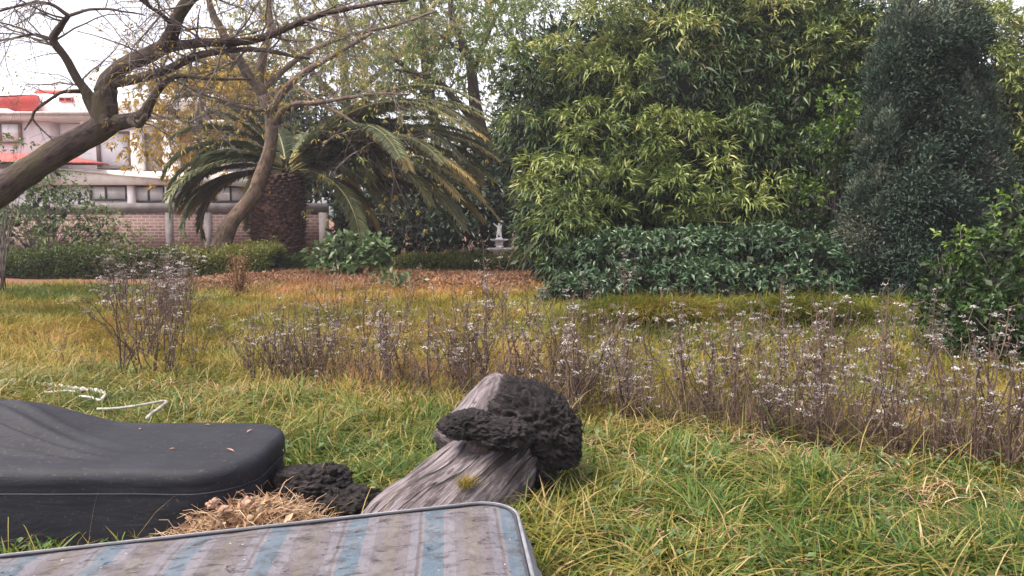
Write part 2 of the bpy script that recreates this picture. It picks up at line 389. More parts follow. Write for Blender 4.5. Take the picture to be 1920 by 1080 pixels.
blades(mb, np.stack([x, y, gz(x, y)], 1), rng.uniform(.08, .28, n), np.abs(rng.normal(.6, .4, n)), rng.uniform(0, 6.3, n), rng.uniform(.008, .014, n), np.clip(rng.normal(.55, .25, n), 0, 1), 2)
tag(mb.build('dry_grass', M_litter), 'sparse reddish dry grass standing in the fallen leaves', 'grass', kind='stuff')

# ------------------------------------------------------------------ foliage on lobes
def blob(mb, c, axes, radii, amp=.22, seed=0, sub=5, freq=2.4, ridge=True, tint=.5):
    import bmesh
    bm = bmesh.new(); bmesh.ops.create_icosphere(bm, subdivisions=sub, radius=1)
    v = np.array([x.co for x in bm.verts]); f = np.array([[q.index for q in p_.verts] for p_ in bm.faces]); bm.free()
    A = np.array([unit(np.array(a_, float)) for a_ in axes]); r = np.asarray(radii)
    q = v * r @ A
    h = fbm(q / np.mean(r) * freq * .5, seed, 4); rd = 1 - np.abs(fbm(q / np.mean(r) * freq * np.array([1, 1, 1.8]), seed + 5, 4)) * 2.4
    r2 = 1 - np.abs(fbm(q / np.mean(r) * freq * 3.2 * np.array([.8, .8, 2.0]), seed + 9, 3)) * 2.4
    s_ = 1 + amp * h + ((amp * .62 * (rd - .5) + amp * .30 * (r2 - .5)) if ridge else 0)
    mb.add(np.asarray(c) + q * s_[:, None], f, None, tint, q)
XYZ = [(1, 0, 0), (0, 1, 0), (0, 0, 1)]

def lobe_pts(c, r, n, shell=.35, up=.0, front=.0, rg=rng):
    d = unit(rg.normal(size=(n * 2, 3)) + np.array([0, -front, up])); d = d[:n]
    rad = 1 - shell * rg.uniform(0, 1, n) ** 1.6
    rad = rad * (1 + .22 * fbm(d * 2.1 + np.asarray(c) * .7, 3, 2))
    return np.asarray(c) + d * rad[:, None] * np.asarray(r), d
def plobe(px, py, d, rx, ry, rz=None):
    s = PX(d); return W(px, py, d), np.array([rx * s, (rz if rz else (rx + ry) / 2) * s, ry * s])
def fan(mb, C, N, k, L, Wd, tint, droop=.6, spread=.9, jitter=.06, tj=.12, fold=.25, at=.4, dd=0.15):
    """k leaves per twig end, spreading from the outward direction N and drooping"""
    n = len(C); C = np.repeat(C, k, 0); N0 = np.repeat(N, k, 0)
    D = unit(N0 + spread * unit(rng.normal(size=(n * k, 3))) + np.array([0, 0, -droop]))
    P = C + rng.normal(size=(n * k, 3)) * jitter
    up = unit(rng.normal(size=(n * k, 3)) * .5 + np.array([0, 0, 1.0]) + .4 * N0)
    ti = np.clip(np.repeat(tint, k) + rng.normal(0, tj, n * k), 0, 1)
    leaves(mb, P, D, up, rng.uniform(.6, 1.2, n * k) * L, rng.uniform(.7, 1.2, n * k) * Wd, ti, fold, at, dd)

# bamboo thickets -----------------------------------------------------------
def culms(mb, base, top, n, spread):
    for _ in range(n):
        a = np.array(base) + np.array([rng.uniform(-1, 1) * spread[0], rng.uniform(-1, 1) * spread[1], 0])
        e = np.array(top[rng.integers(len(top))]) + rng.normal(size=3) * .25
        mid = a * .45 + e * .55 + np.array([0, 0, .6]); mid[:2] = a[:2] * .75 + e[:2] * .25
        tube(mb, catmull([a, mid, e], 9), np.linspace(.028, .006, 9), 5, rng.uniform(0, 1))
M_culm = leafmat('bamboo_culms', [(0, (.10, .10, .035)), (1, (.2, .17, .07))], .5, 0)
def bamboo(lobes, back, base, label, dens, tintf, ncul):
    root = thing('bamboo_thicket', base, label, 'bamboo', 'bamboo thickets')
    mb = MB(); tops = []
    for lb in lobes:
        c, r = plobe(*lb); r = r * [.95, 1.0, .88]; tops.append(c + np.array([0, 0, r[2] * .5]))
        area = r[0] * r[2] * 4
        n = int(area * dens)
        C, N = lobe_pts(c, r, n, .28, 1.15, .65)
        lt = rng.normal(0, .07)
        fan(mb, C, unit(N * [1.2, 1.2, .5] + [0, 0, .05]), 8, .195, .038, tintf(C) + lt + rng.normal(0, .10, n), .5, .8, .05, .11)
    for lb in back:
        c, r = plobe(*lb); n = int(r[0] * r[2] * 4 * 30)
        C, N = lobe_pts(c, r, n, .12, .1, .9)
        fan(mb, C, unit(N * [1, 1.2, .5]), 7, .225, .044, .02 + rng.normal(0, .08, n), .55, .85, .06, .10)  # back leaves tinted dark, painting shade into the gaps between lobes
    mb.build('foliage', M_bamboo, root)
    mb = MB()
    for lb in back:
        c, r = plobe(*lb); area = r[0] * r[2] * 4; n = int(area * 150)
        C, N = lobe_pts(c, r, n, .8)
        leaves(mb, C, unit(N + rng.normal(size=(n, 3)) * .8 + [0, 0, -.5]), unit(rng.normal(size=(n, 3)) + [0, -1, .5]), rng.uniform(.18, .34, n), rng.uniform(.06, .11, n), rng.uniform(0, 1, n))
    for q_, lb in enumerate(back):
        c, r = plobe(*lb); blob(mb, c + [0, .35, -.15], XYZ, r * [.70, .62, .70], .16, q_, 4, 4, True, .0)  # solid dark core added to close off the sky and keep gaps shaded
    mb.build('shade_dark_core', M_shade_core, root)
    mb = MB(); culms(mb, base, tops, ncul, (1.4, .5)); mb.build('culms', M_culm, root, True)
    return root
brg = random.Random(23)
LEFT = lambda y: float(np.interp(y, [0, 40, 90, 130, 250, 330, 400, 500], [1090, 1040, 975, 945, 945, 965, 985, 1005]))
RIGHT = lambda y: float(np.interp(y, [0, 130, 220, 330, 470], [1660, 1640, 1520, 1475, 1450]))
GAPS = [(1390, 178, 85, 34), (1265, 165, 70, 26), (1035, 178, 55, 30), (1130, 300, 30, 26), (1460, 300, 40, 40), (1010, 260, 36, 24), (1230, 445, 110, 18), (1500, 190, 60, 40)]
front = []
for _ in range(4000):
    py = brg.uniform(-10, 470); rx = brg.uniform(38, 84); ry = rx * brg.uniform(.5, .85)
    px = brg.uniform(LEFT(py) + rx * .45, RIGHT(py) - rx * .5)
    if any(((px - a) / (w + rx * .55)) ** 2 + ((py - b) / (h + ry * .7)) ** 2 < 1 for a, b, w, h in GAPS): continue
    if any(((px - l[0]) / ((rx + l[3]) * .60)) ** 2 + ((py - l[1]) / ((ry + l[4]) * .60)) ** 2 < 1 for l in front): continue
    if py > 440 and px > 1100: continue
    d = float(np.interp(py, [-10, 130, 230, 380, 470], [16.3, 15.6, 14.5, 13.8, 14.4])) + brg.gauss(0, .3) + .8 * max(0, (1060 - px) / 120)
    front.append((px, py, d, rx, ry))
back = [(1010,240,17.6,75,120),(1500,180,17.2,140,170),(1180,330,16.6,170,150),(1400,330,16.4,170,150),(1050,420,16.8,80,110),(1130,120,18.2,160,80),(1350,60,18.4,220,110),(1560,90,18.4,160,120),(1080,220,18,150,170),(1280,220,17.6,220,230),(1480,260,17.4,180,260),(1150,420,17,180,120),(1380,430,16.6,200,120),(1650,330,18,180,260),(1620,480,16.5,200,110)]
bt = W(1230, 560, 16.8); bt[2] = 0
bamboo(front, back, bt, 'huge arching thicket of bamboo filling the middle and right of the garden', 46, lambda C: .35 + .065 * (C[:, 2] - 2.2) + .14 * fbm(C * .9, 41, 2), 34)  # leaves paler with height: sunlight on the top put into the colour
bt = W(1840, 560, 17.5); bt[2] = 0
bamboo([(1700,70,17.6,90,60),(1800,70,17.6,110,60),(1890,110,17,90,80),(1960,190,16.8,90,90),(1880,210,16.6,70,70),(1900,300,16.2,70,70),(1960,330,16,80,90),(1780,40,18,120,40),(2040,160,17,90,110),(1880,55,16.6,80,40),(1960,80,16.6,80,60),(1850,130,16.4,60,50),(1900,170,16.2,60,60)],
    [(1850,280,18.4,220,230),(1850,450,17.6,220,130),(2030,330,18,120,230)], bt, 'bamboo showing behind and to the right of the dark cypress', 32, lambda C: .40 + .05 * (C[:, 2] - 2.5) + .14 * fbm(C * .9, 43, 2), 14)  # upper leaves tinted paler, painting in the light from above

# dark cypress ---------------------------------------------------------------
cb = W(1725, 610, 13.2); cb[2] = 0
root = thing('cypress_tree', cb, 'tall dark grey green cypress standing in front of the bamboo', 'tree')
mb = MB(); tube(mb, [cb - [0, 0, .1], cb + [.02, 0, 2.5], cb + [0, 0, 4.6]], [.16, .11, .03], 8, .5, True, .2); mb.build('trunk', M_darkbark, root, True)
mb = MB(); crg = random.Random(5)
for i in range(64):
    py = 55 + 540 * (i + crg.random()) / 64
    hw = np.interp(py, [20, 60, 140, 260, 420, 600], [60, 90, 108, 135, 165, 185])
    cx = np.interp(py, [20, 300, 600], [1742, 1740, 1715])
    a = crg.uniform(-1, 1); px = cx + a * hw * .72
    d = 13.3 - .75 * (1 - a * a) * (hw / 150) + crg.uniform(-.45, .35)
    c, r = plobe(px, py, d, crg.uniform(30, 58), crg.uniform(40, 70))
    n = int(r[0] * r[2] * 4 * 260)
    C, N = lobe_pts(c, r, n, .35, .4, .6)
    fan(mb, C, unit(N + [0, 0, .25]), 8, .10, .030, (.34 + crg.uniform(-.15, .15)) + .30 * N[:, 2] + (.32 if crg.random() < .16 and py > 260 else 0), -.25, 1.1, .075, .16)  # clump tops tinted lighter, top light put into the spray colour
for i in range(90):
    py = 22 + 560 * crg.random(); hw = np.interp(py, [20, 60, 140, 260, 420, 600], [40, 85, 104, 130, 160, 180]); cx = np.interp(py, [20, 300, 600], [1742, 1740, 1715])
    a = crg.choice((-1, 1)) * crg.uniform(.5, 1.02); px = cx + a * hw; d = 13.2 - .8 * (1 - min(1, a * a)) + crg.uniform(-.3, .2)
    c, r = plobe(px, py, d, crg.uniform(9, 20), crg.uniform(24, 46)); n = int(r[0] * r[2] * 4 * 300) + 6
    C, N = lobe_pts(c, r, n, .6, .5, .4)
    fan(mb, C, unit(N * [1, 1, .4] + [0, 0, .8]), 7, .10, .024, .40 + crg.uniform(-.1, .25) + .2 * N[:, 2], -.5, .7, .03, .14)  # upward sprays tinted lighter, again painted top light
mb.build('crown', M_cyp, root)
mb = MB(); n = 5200; py = rng.uniform(40, 600, n); hw = np.interp(py, [20, 60, 140, 260, 420, 600], [30, 60, 80, 100, 120, 125]); px = np.interp(py, [20, 300, 600], [1742, 1740, 1715]) + rng.uniform(-1, 1, n) * hw
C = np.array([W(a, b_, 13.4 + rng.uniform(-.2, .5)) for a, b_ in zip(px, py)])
leaves(mb, C, rng.normal(size=(n, 3)), rng.normal(size=(n, 3)) + [0, -1, 0], .22, .11, rng.uniform(0, .6, n)); mb.build('shade_dark_core', M_shade_core, root)

# generic shrubs -------------------------------------------------------------
def shrub(name, label, cat, lobes, base, mat, dens, k, L, Wd, tint, droop=.2, spread=.9, core=True, stems=8, group=None, up=.3, coreN=90, tj=.12, stem_mat=None, twig_r=.014):
    root = thing(name, base, label, cat, group); mb = MB(); mc = MB(); ms = MB()
    for lb in lobes:
        c, r = plobe(*lb[:5]); n = max(6, int(r[0] * r[2] * 4 * dens))
        lt = lb[5] if len(lb) > 5 else 0
        C, N = lobe_pts(c, r, n, .5, up, .35)
        C[:, 2] = np.maximum(C[:, 2], .03)
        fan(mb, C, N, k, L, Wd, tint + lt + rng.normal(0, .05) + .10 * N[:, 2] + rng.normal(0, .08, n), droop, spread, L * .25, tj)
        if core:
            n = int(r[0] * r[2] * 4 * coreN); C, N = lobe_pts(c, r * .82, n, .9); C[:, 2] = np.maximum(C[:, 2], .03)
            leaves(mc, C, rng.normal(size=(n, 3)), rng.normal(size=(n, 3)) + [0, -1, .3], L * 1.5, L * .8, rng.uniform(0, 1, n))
        for _ in range(stems):
            a = np.array(base) + np.array([rng.normal() * r[0] * .25, rng.normal() * .12, 0])
            e, _n = lobe_pts(c, r * .9, 1, .3); e = e[0]; mid = (a + e) / 2 + np.array([0, 0, .15])
            tube(ms, catmull([a, mid, e], 6), np.linspace(twig_r, .003, 6), 4, rng.uniform(0, 1))
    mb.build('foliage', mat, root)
    if core: mc.build('shade_dark_core', M_shade_core, root)
    if stems: ms.build('stems', stem_mat or M_twig, root, True)
    return root
def base_of(px, py, d): p = W(px, py, d); p[2] = 0; return p

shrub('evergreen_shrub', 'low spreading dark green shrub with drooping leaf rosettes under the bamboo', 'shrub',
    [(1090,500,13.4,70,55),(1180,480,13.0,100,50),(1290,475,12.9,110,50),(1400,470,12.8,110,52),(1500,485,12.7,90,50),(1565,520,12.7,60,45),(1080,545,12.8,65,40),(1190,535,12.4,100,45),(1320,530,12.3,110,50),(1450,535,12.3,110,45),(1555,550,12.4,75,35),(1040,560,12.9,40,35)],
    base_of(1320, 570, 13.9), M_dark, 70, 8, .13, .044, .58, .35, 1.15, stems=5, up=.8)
shrub('young_tree', 'young tree with rounded bright green leaves between bamboo and cypress', 'tree',
    [(1565,200,13.7,30,42,.25),(1590,255,13.6,42,42,.1),(1545,270,13.7,45,40,0),(1602,215,13.7,26,30,.1),(1500,350,13.5,45,22,.05),(1520,365,13.4,36,18,.25),(1590,330,13.9,60,50,-.25),(1500,430,13.9,60,40,-.3)],
    base_of(1560, 575, 14.4), M_bright, 75, 6, .10, .05, .45, .1, 1.0, stems=4, coreN=40)
shrub('leafy_shrub', 'tall bright leaved shrub at the right edge below the cypress', 'shrub',
    [(1920,400,8.0,70,50,.42),(1900,460,7.9,75,60,.05),(1985,450,7.9,90,90),(1935,540,7.7,100,70,-.15),(1880,600,7.6,80,60,-.2),(1960,630,7.5,110,70,-.25),(1850,650,7.7,80,45,-.3),(1780,640,8.0,50,45,-.3),(1930,690,7.4,110,45,-.35)],  # lower lobes tinted darker, shade near the ground put into the colour
    base_of(1925, 690, 7.9), M_bright, 150, 5, .085, .042, .22, .15, 1.0, stems=5, coreN=170)
shrub('leafy_shrub', 'bushy shrub with upright lime green shoots left of the taller right edge shrub', 'shrub',
    [(1790,470,8.7,35,50,.40),(1775,520,8.6,50,50),(1830,540,8.5,60,60,-.1),(1785,590,8.4,60,55,-.2),(1840,630,8.1,75,50,-.25),(1740,580,8.9,30,50,-.15)],  # tint falls on the low lobes to paint the shade under the bush
    base_of(1795, 665, 8.6), M_bright, 140, 5, .08, .04, .24, .0, .9, stems=5, coreN=170)
shrub('pale_shrub', 'loose pale green shrub with reddish bare twigs before the left brick wall', 'shrub',
    [(40,380,22,90,55),(120,400,22,85,50),(30,450,22,110,50,.1),(150,450,22,90,40,.25),(190,420,22,50,35,.1),(-60,400,22,90,90),(100,350,22,60,30),(225,450,22,55,30,.4)],
    base_of(90, 490, 22.3), M_shrub, 36, 4, .17, .06, .42, .15, 1.1, core=True, stems=13, coreN=9, twig_r=.018)
shrub('pale_shrub', 'small pale green leafy shoots below the red tiled awning', 'shrub',
    [(15,270,14.5,40,18,.1),(-30,290,14.5,50,30),(20,320,14.5,45,20)], base_of(0, 520, 14.8), M_shrub, 60, 4, .10, .045, .45, .2, 1.0, core=False, stems=4)
shrub('broad_leaved_bush', 'pale green bush with big broad leaves standing on the fallen leaves', 'bush',
    [(605,480,18.2,26,22),(640,465,18.2,28,24),(665,485,18,30,22,.1),(700,470,18.2,30,28),(722,485,18,18,20),(620,500,18,35,14),(680,500,17.9,45,14),(655,455,18.3,14,14)],
    base_of(660, 515, 18.2), M_broad, 42, 5, .24, .13, .40, .35, 1.0, core=False, stems=5, tj=.15, stem_mat=M_stem)
shrub('broad_leaved_plant', 'low broad leaved green plant right of the big leaved bush', 'plant',
    [(740,520,16,22,14),(770,535,15.6,30,12),(720,535,15.7,25,10)], base_of(752, 552, 15.6), M_broad, 70, 4, .17, .09, .35, .3, 1.0, core=False, stems=4, stem_mat=M_stem)
for px, py, d, lab in ((1378, 572, 12.6, 'small plant with yellow flowers left of its twin below the dark shrub'), (1412, 580, 12.4, 'small plant with yellow flowers right of its twin below the dark shrub')):
    shrub('flowering_plant', lab, 'plant', [(px, py - 16, d, 16, 14)], base_of(px, py + 6, d), M_yellow, 110, 5, .045, .035, .6, 0, 1, core=False, stems=5, group='yellow flowers under the dark shrub', stem_mat=M_stem)

shrub('dark_thicket', 'deep dark thicket filling the gap between bamboo and cypress', 'thicket',
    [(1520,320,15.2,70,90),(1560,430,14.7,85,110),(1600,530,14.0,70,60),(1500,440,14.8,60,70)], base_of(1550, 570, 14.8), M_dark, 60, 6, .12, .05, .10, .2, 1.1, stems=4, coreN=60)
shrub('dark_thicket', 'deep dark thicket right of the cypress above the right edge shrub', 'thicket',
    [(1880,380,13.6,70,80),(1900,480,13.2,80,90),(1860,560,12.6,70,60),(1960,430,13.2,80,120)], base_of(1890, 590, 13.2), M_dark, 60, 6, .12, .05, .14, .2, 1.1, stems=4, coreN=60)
# clipped hedges --------------------------------------------------------------
def hedge(name, label, x0, x1, py_top, d, depth, mat, tint, dens=900, group='clipped hedges'):
    a = W(x0, 500, d)[0]; e = W(x1, 500, d)[0]; h = W(960, py_top, d)[2]
    root = thing(name, ((a + e) / 2, d + depth / 2, 0), label, 'hedge', group)
    n = int((e - a) * (h + depth) * dens); mb = MB()
    s = rng.uniform(0, 1, n); onTop = s < depth / (h + depth)
    x = rng.uniform(a, e, n); u = rng.uniform(0, 1, n)
    y = np.where(onTop, d + u * depth, d); z = np.where(onTop, h, u * h)
    bz = .22 * fbm(np.stack([x * 1.2, y, z * 0], 1), 51, 3); by = .16 * fbm(np.stack([x * 1.5, y * 0, z * 2], 1), 52, 3)
    z = z + bz * (z / h); y = y + by * (~onTop) - .05 + np.where(z > h * .8, .07, 0)
    N = np.where(onTop[:, None], [0, -.2, 1.0], [0, -1.0, .25])
    jit = rng.normal(size=(n, 3)) * .05 + np.stack([0 * x, 0 * x, np.where(rng.uniform(0, 1, n) < .06, rng.uniform(0, .22, n), 0) * onTop], 1)
    ti = tint + .22 * onTop + .12 * (z / h) * ~onTop + rng.normal(0, .1, n) + .2 * fbm(np.stack([x * 1.1, y, z * 1.5], 1), 53, 2)  # tops and upper sides tinted lighter, sunlight put into the leaf colour
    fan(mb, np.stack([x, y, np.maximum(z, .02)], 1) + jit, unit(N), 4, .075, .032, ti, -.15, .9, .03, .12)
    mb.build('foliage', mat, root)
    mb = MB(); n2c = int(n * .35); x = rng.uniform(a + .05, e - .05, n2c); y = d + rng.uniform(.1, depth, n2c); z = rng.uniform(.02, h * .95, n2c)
    leaves(mb, np.stack([x, y, z], 1), rng.normal(size=(n2c, 3)), rng.normal(size=(n2c, 3)) + [0, -1, .3], .14, .07, rng.uniform(0, 1, n2c)); mb.build('shade_dark_core', M_shade_core, root)
    mb = MB()
    for _ in range(int((e - a) * 7)):
        p = np.array([rng.uniform(a, e), d + depth * .5, 0]); tube(mb, [p, p + [rng.normal() * .1, 0, h * .5], p + [rng.normal() * .2, 0, h * .9]], [.014, .01, .004], 4, .5)
    tube(mb, [(a, d + depth * .5, .02), ((a + e) / 2, d + depth * .5, .02), (e, d + depth * .5, .02)], .03, 5)
    mb.build('stems', M_darkbark, root)
    return root
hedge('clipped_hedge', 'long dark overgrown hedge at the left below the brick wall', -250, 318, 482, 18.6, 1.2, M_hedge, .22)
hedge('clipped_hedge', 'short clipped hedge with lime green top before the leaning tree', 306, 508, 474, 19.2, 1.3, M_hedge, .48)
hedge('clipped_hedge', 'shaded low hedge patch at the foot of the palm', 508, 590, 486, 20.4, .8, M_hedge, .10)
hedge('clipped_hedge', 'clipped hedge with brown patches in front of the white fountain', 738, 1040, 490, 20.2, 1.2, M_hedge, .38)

# dark growth behind the hedges -----------------------------------------------
shrub('dark_thicket', 'deeply shaded thicket below the palm fronds behind the broad leaved bush', 'thicket',
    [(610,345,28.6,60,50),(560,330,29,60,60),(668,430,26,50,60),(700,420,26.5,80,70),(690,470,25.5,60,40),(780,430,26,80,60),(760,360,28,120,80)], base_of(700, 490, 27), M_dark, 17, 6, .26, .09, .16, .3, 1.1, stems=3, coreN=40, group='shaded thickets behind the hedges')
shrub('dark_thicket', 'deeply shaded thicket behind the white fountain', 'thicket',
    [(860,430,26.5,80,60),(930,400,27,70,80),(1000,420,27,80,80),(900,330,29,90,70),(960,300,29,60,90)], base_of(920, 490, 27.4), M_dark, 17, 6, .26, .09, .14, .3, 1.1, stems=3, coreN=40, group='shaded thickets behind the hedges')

# ------------------------------------------------------------------ brick wall and house
m, t, b, o = newmat('red_brick'); oc = objco(t)
sep = t.nodes.new('ShaderNodeSeparateXYZ'); t.links.new(oc, sep.inputs[0]); cmb = t.nodes.new('ShaderNodeCombineXYZ')
t.links.new(sep.outputs['X'], cmb.inputs['X']); t.links.new(sep.outputs['Z'], cmb.inputs['Y'])
bt_ = t.nodes.new('ShaderNodeTexBrick'); t.links.new(cmb.outputs[0], bt_.inputs['Vector'])
bt_.inputs['Scale'].default_value = 1; bt_.inputs['Brick Width'].default_value = .30; bt_.inputs['Row Height'].default_value = .115; bt_.inputs['Mortar Size'].default_value = .016
bt_.inputs['Color1'].default_value = (.17, .085, .07, 1); bt_.inputs['Color2'].default_value = (.11, .06, .053, 1); bt_.inputs['Mortar'].default_value = (.27, .21, .195, 1)
n_ = nz(t, 5, 5, oc); c = mixc(t, ramp(t, [(.4, (0, 0, 0)), (.75, (.6, .6, .6))], n_), bt_.outputs['Color'], (.24, .18, .165))
t.links.new(c, b.inputs['Base Color']); b.inputs['Roughness'].default_value = .9; bump(t, bt_.outputs['Fac'], b, -.6, .02); M_brick = m
M_conc = plain('concrete', (.15, .135, .135), .85, .2, 3); M_white = plain('white_paint', (.90, .87, .88), .6, .06, 1.2, .03)
M_pink = plain('pale_pink_paint', (.86, .79, .81), .6, .05, 1.2, .03); M_red = plain('red_paint', (.55, .07, .06), .6, .1, 2, .03)
M_cream = plain('cream_plaster', (.80, .74, .70), .7, .08, 2, .03)
M_frame = plain('window_frame', (.16, .11, .09), .5, .1, 4, 0); M_framedk = plain('dark_window_frame', (.045, .045, .05), .4, .1, 4, 0)
M_tile = plain('red_roof_tile', (.40, .09, .08), .8, .25, 5, .2)
def glass(name, c, rough=.08):
    m, t, b, o = newmat(name); oc = objco(t, (1.5, 1, .15)); n = nz(t, 3, 3, oc)
    t.links.new(ramp(t, [(.3, tuple(x * .75 for x in c)), (.7, c)], n), b.inputs['Base Color']); b.inputs['Roughness'].default_value = rough; b.inputs['Specular IOR Level'].default_value = .8
    return m
M_curt = glass('curtained_glass', (.80, .80, .86)); M_grey = glass('grey_curtain_glass', (.27, .24, .24)); M_orange = glass('orange_curtain_glass', (.55, .30, .10)); M_paleglass = glass('pale_glass', (.88, .89, .90)); M_greyblue = glass('blue_grey_glass', (.2, .27, .31))

DW = 27.0
root = thing('brick_wall', (W(330, 480, DW)[0], DW, 0), 'low red brick garden wall with concrete posts and cap before the house', 'wall')
mb = MB(); p = W(-300, 398, DW); q = W(612, 398, DW); box(mb, (p[0], DW, -.1), (q[0], DW + .15, q[2])); mb.build('brick_panel', M_brick, root)
mb = MB(); p = W(-300, 381, DW); q = W(614, 381, DW); zz = W(0, 398, DW)[2]; box(mb, (p[0], DW - .04, zz), (q[0], DW + .19, q[2])); mb.build('cap', M_conc, root)
for px, w in ((316, 13), (389, 13), (606, 16)):
    mb = MB(); p = W(px - w / 2, 398, DW); q = W(px + w / 2, 398, DW); box(mb, (p[0], DW - .035, -.1), (q[0], DW + .185, zz - .002)); mb.build('post', M_conc, root)

DH = 31.0
hb = W(150, 480, DH); hb[2] = 0
root = thing('house', hb, 'white and pale pink two storey house with red gable behind the brick wall', 'house')
mb = MB(); p = W(-700, 0, DH); q = W(470, 0, DH); z0 = W(0, 343, DH)[2]; z1 = W(0, 231, DH)[2]
box(mb, (p[0], DH + .25, -.1), (q[0], DH + 7, z0)); box(mb, (W(92, 0, DH)[0], DH + .25, z0 + .002), (q[0], DH + 7, z1)); mb.build('wall', M_white, root)
mb = MB(); pbox(mb, -700, 223, 91, 342, DH - .2, 7); mb.build('side_wall', M_pink, root)
mb = MB(); prism(mb, [(95, 316), (475, 352), (475, 336), (372, 326), (180, 318)][::-1], DH - .7, .8); prism(mb, [(-700, 316), (94, 316), (94, 344), (-700, 344)][::-1], DH - .7, .5)
pbox(mb, 95, 322, 475, 346, DH - .45, .69); mb.build('floor_slab', M_cream, root)
mb = MB(); pbox(mb, -700, 214, 180, 224, DH - .65, 8); pbox(mb, -700, 209, 180, 213.6, DH - .8, 8.2); mb.build('cornice', M_cream, root)
mb = MB(); pbox(mb, 150, 224.5, 475, 233, DH - .4, 7.5); mb.build('eave', M_cream, root)
mb = MB(); pbox(mb, 66, 176, 420, 208.6, DH - .1, 6); mb.build('parapet', M_white, root)
mb = MB(); prism(mb, [(-700, 208.5), (64, 208.5), (64, 177), (30, 181), (-700, 260 - 70)], DH - .4, 6); 
gab = mb.build('gable', M_red, root)
mb = MB(); prism(mb, [(-700, 208.4), (28, 208.4), (14, 204), (-700, 199)], DH - .46, .05); mb.build('gable_trim', M_white, root)
mb = MB(); pbox(mb, 66, 169, 160, 175.5, DH - .05, 5); mb.build('ridge', M_red, root)
mb = MB(); prism(mb, [(-700, 298), (96, 304), (182, 307), (176, 303), (96, 287), (-700, 281)], DH - 1.2, .95); mb.build('awning', M_tile, root)
def window(px0, py0, px1, py1, d, gl, fr, mull=(), fw=4):
    mf = MB()
    pbox(mf, px0, py0, px1, py0 + fw, d, .10); pbox(mf, px0, py1 - fw, px1, py1, d, .10)
    pbox(mf, px0, py0 + fw, px0 + fw, py1 - fw, d + .004, .09); pbox(mf, px1 - fw, py0 + fw, px1, py1 - fw, d + .004, .09)
    for x in mull: pbox(mf, x - fw * .4, py0 + fw, x + fw * .4, py1 - fw, d + .006, .08)
    w = mf.build('window', fr, root)
    mg = MB(); pbox(mg, px0 + fw, py0 + fw, px1 - fw, py1 - fw, d + .05, .03)
    g = mg.build('pane', gl, None, origin=np.array(root.location)); g.location = (0, 0, 0); g.parent = w
    return w
window(182, 246, 246, 317, DH + .1, M_curt, M_frame, (), 4); window(265, 247, 308, 324, DH + .1, M_grey, M_cream, (), 3); window(330, 238, 385, 316, DH + .1, M_orange, M_cream, (), 4); window(400, 240, 460, 316, DH + .1, M_curt, M_frame)
window(-60, 229, 38, 268, DH - .35, M_paleglass, M_frame, (0,), 3)
window(168, 347, 238, 376, DH + .1, M_paleglass, M_framedk, (198,), 3); window(251, 348, 309, 379, DH + .1, M_paleglass, M_framedk, (278,), 3)
window(322, 349, 400, 379, DH + .1, M_curt, M_framedk, (345, 372), 3); window(402, 349, 470, 379, DH + .1, M_paleglass, M_framedk, (432,), 3)
window(110, 182, 135, 191, DH - .2, M_framedk, M_red, (122,), 2)
for a, e in ((240, 249.5), (310.5, 321)):
    mb = MB(); pbox(mb, a, 347, e, 400, DH - .1, .34); mb.build('column', M_white, root)
for a, e, f in ((246, 264, 244), (310, 330, 240)):
    mb = MB(); pbox(mb, a + .5, f, e, 320, DH - .15, .38); mb.build('column', M_white, root)
mb = MB(); p = W(103, 170, DH + 2); tube(mb, [p, p + [0, 0, .9]], [.012, .008], 5); mb.build('antenna', M_framedk, root)

# ------------------------------------------------------------------ fountain
DF = 24.0; fb = W(936, 470, DF); fb[2] = 0; s = PX(DF)
z_up = W(936, 450, DF)[2]; z_lo = W(936, 467, DF)[2]; z_st = W(936, 447, DF)[2]
M_stone = plain('pale_stone', (.62, .58, .58), .7, .2, 8, .15)
root = thing('garden_fountain', fb, 'white two tier stone fountain behind the clipped hedge', 'fountain')
mb = MB(); lathe(mb, [(0, -.05), (.34, -.05), (.34, .12), (.2, .16), (.14, .3), (.13, z_lo - .18), (.2, z_lo - .1), (.2, z_lo - .09), (0, z_lo - .09)], fb, 28); mb.build('pedestal', M_stone, root, True)
mb = MB(); R1 = 23.5 * s; lathe(mb, [(0, z_lo - .088), (.2, z_lo - .088), (R1 * .8, z_lo - .05), (R1, z_lo - .012), (R1, z_lo + .03), (R1 * .93, z_lo + .03), (R1 * .85, z_lo - .01), (0, z_lo - .03)], fb, 36); mb.build('lower_basin', M_stone, root, True)
mb = MB(); lathe(mb, [(0, z_lo - .03), (.12, z_lo - .03), (.13, z_lo + .04), (.10, z_lo + .1), (.14, z_up - .07), (.1, z_up - .05), (0, z_up - .05)], fb, 24); mb.build('stem', M_stone, root, True)
mb = MB(); R2 = 17 * s; lathe(mb, [(0, z_up - .05), (.12, z_up - .05), (R2 * .8, z_up - .03), (R2, z_up), (R2, z_up + .03), (R2 * .9, z_up + .03), (R2 * .82, z_up), (0, z_up - .01)], fb, 32); mb.build('upper_basin', M_stone, root, True)
M_marble = plain('white_marble', (.82, .80, .80), .5, .06, 9, .05)
mb = MB(); lathe(mb, [(0, z_up - .012), (.1, z_up - .012), (.12, z_up + .05), (.09, z_up + .08), (0, z_up + .08)], fb, 20); mb.build('plinth', M_marble, root, True)
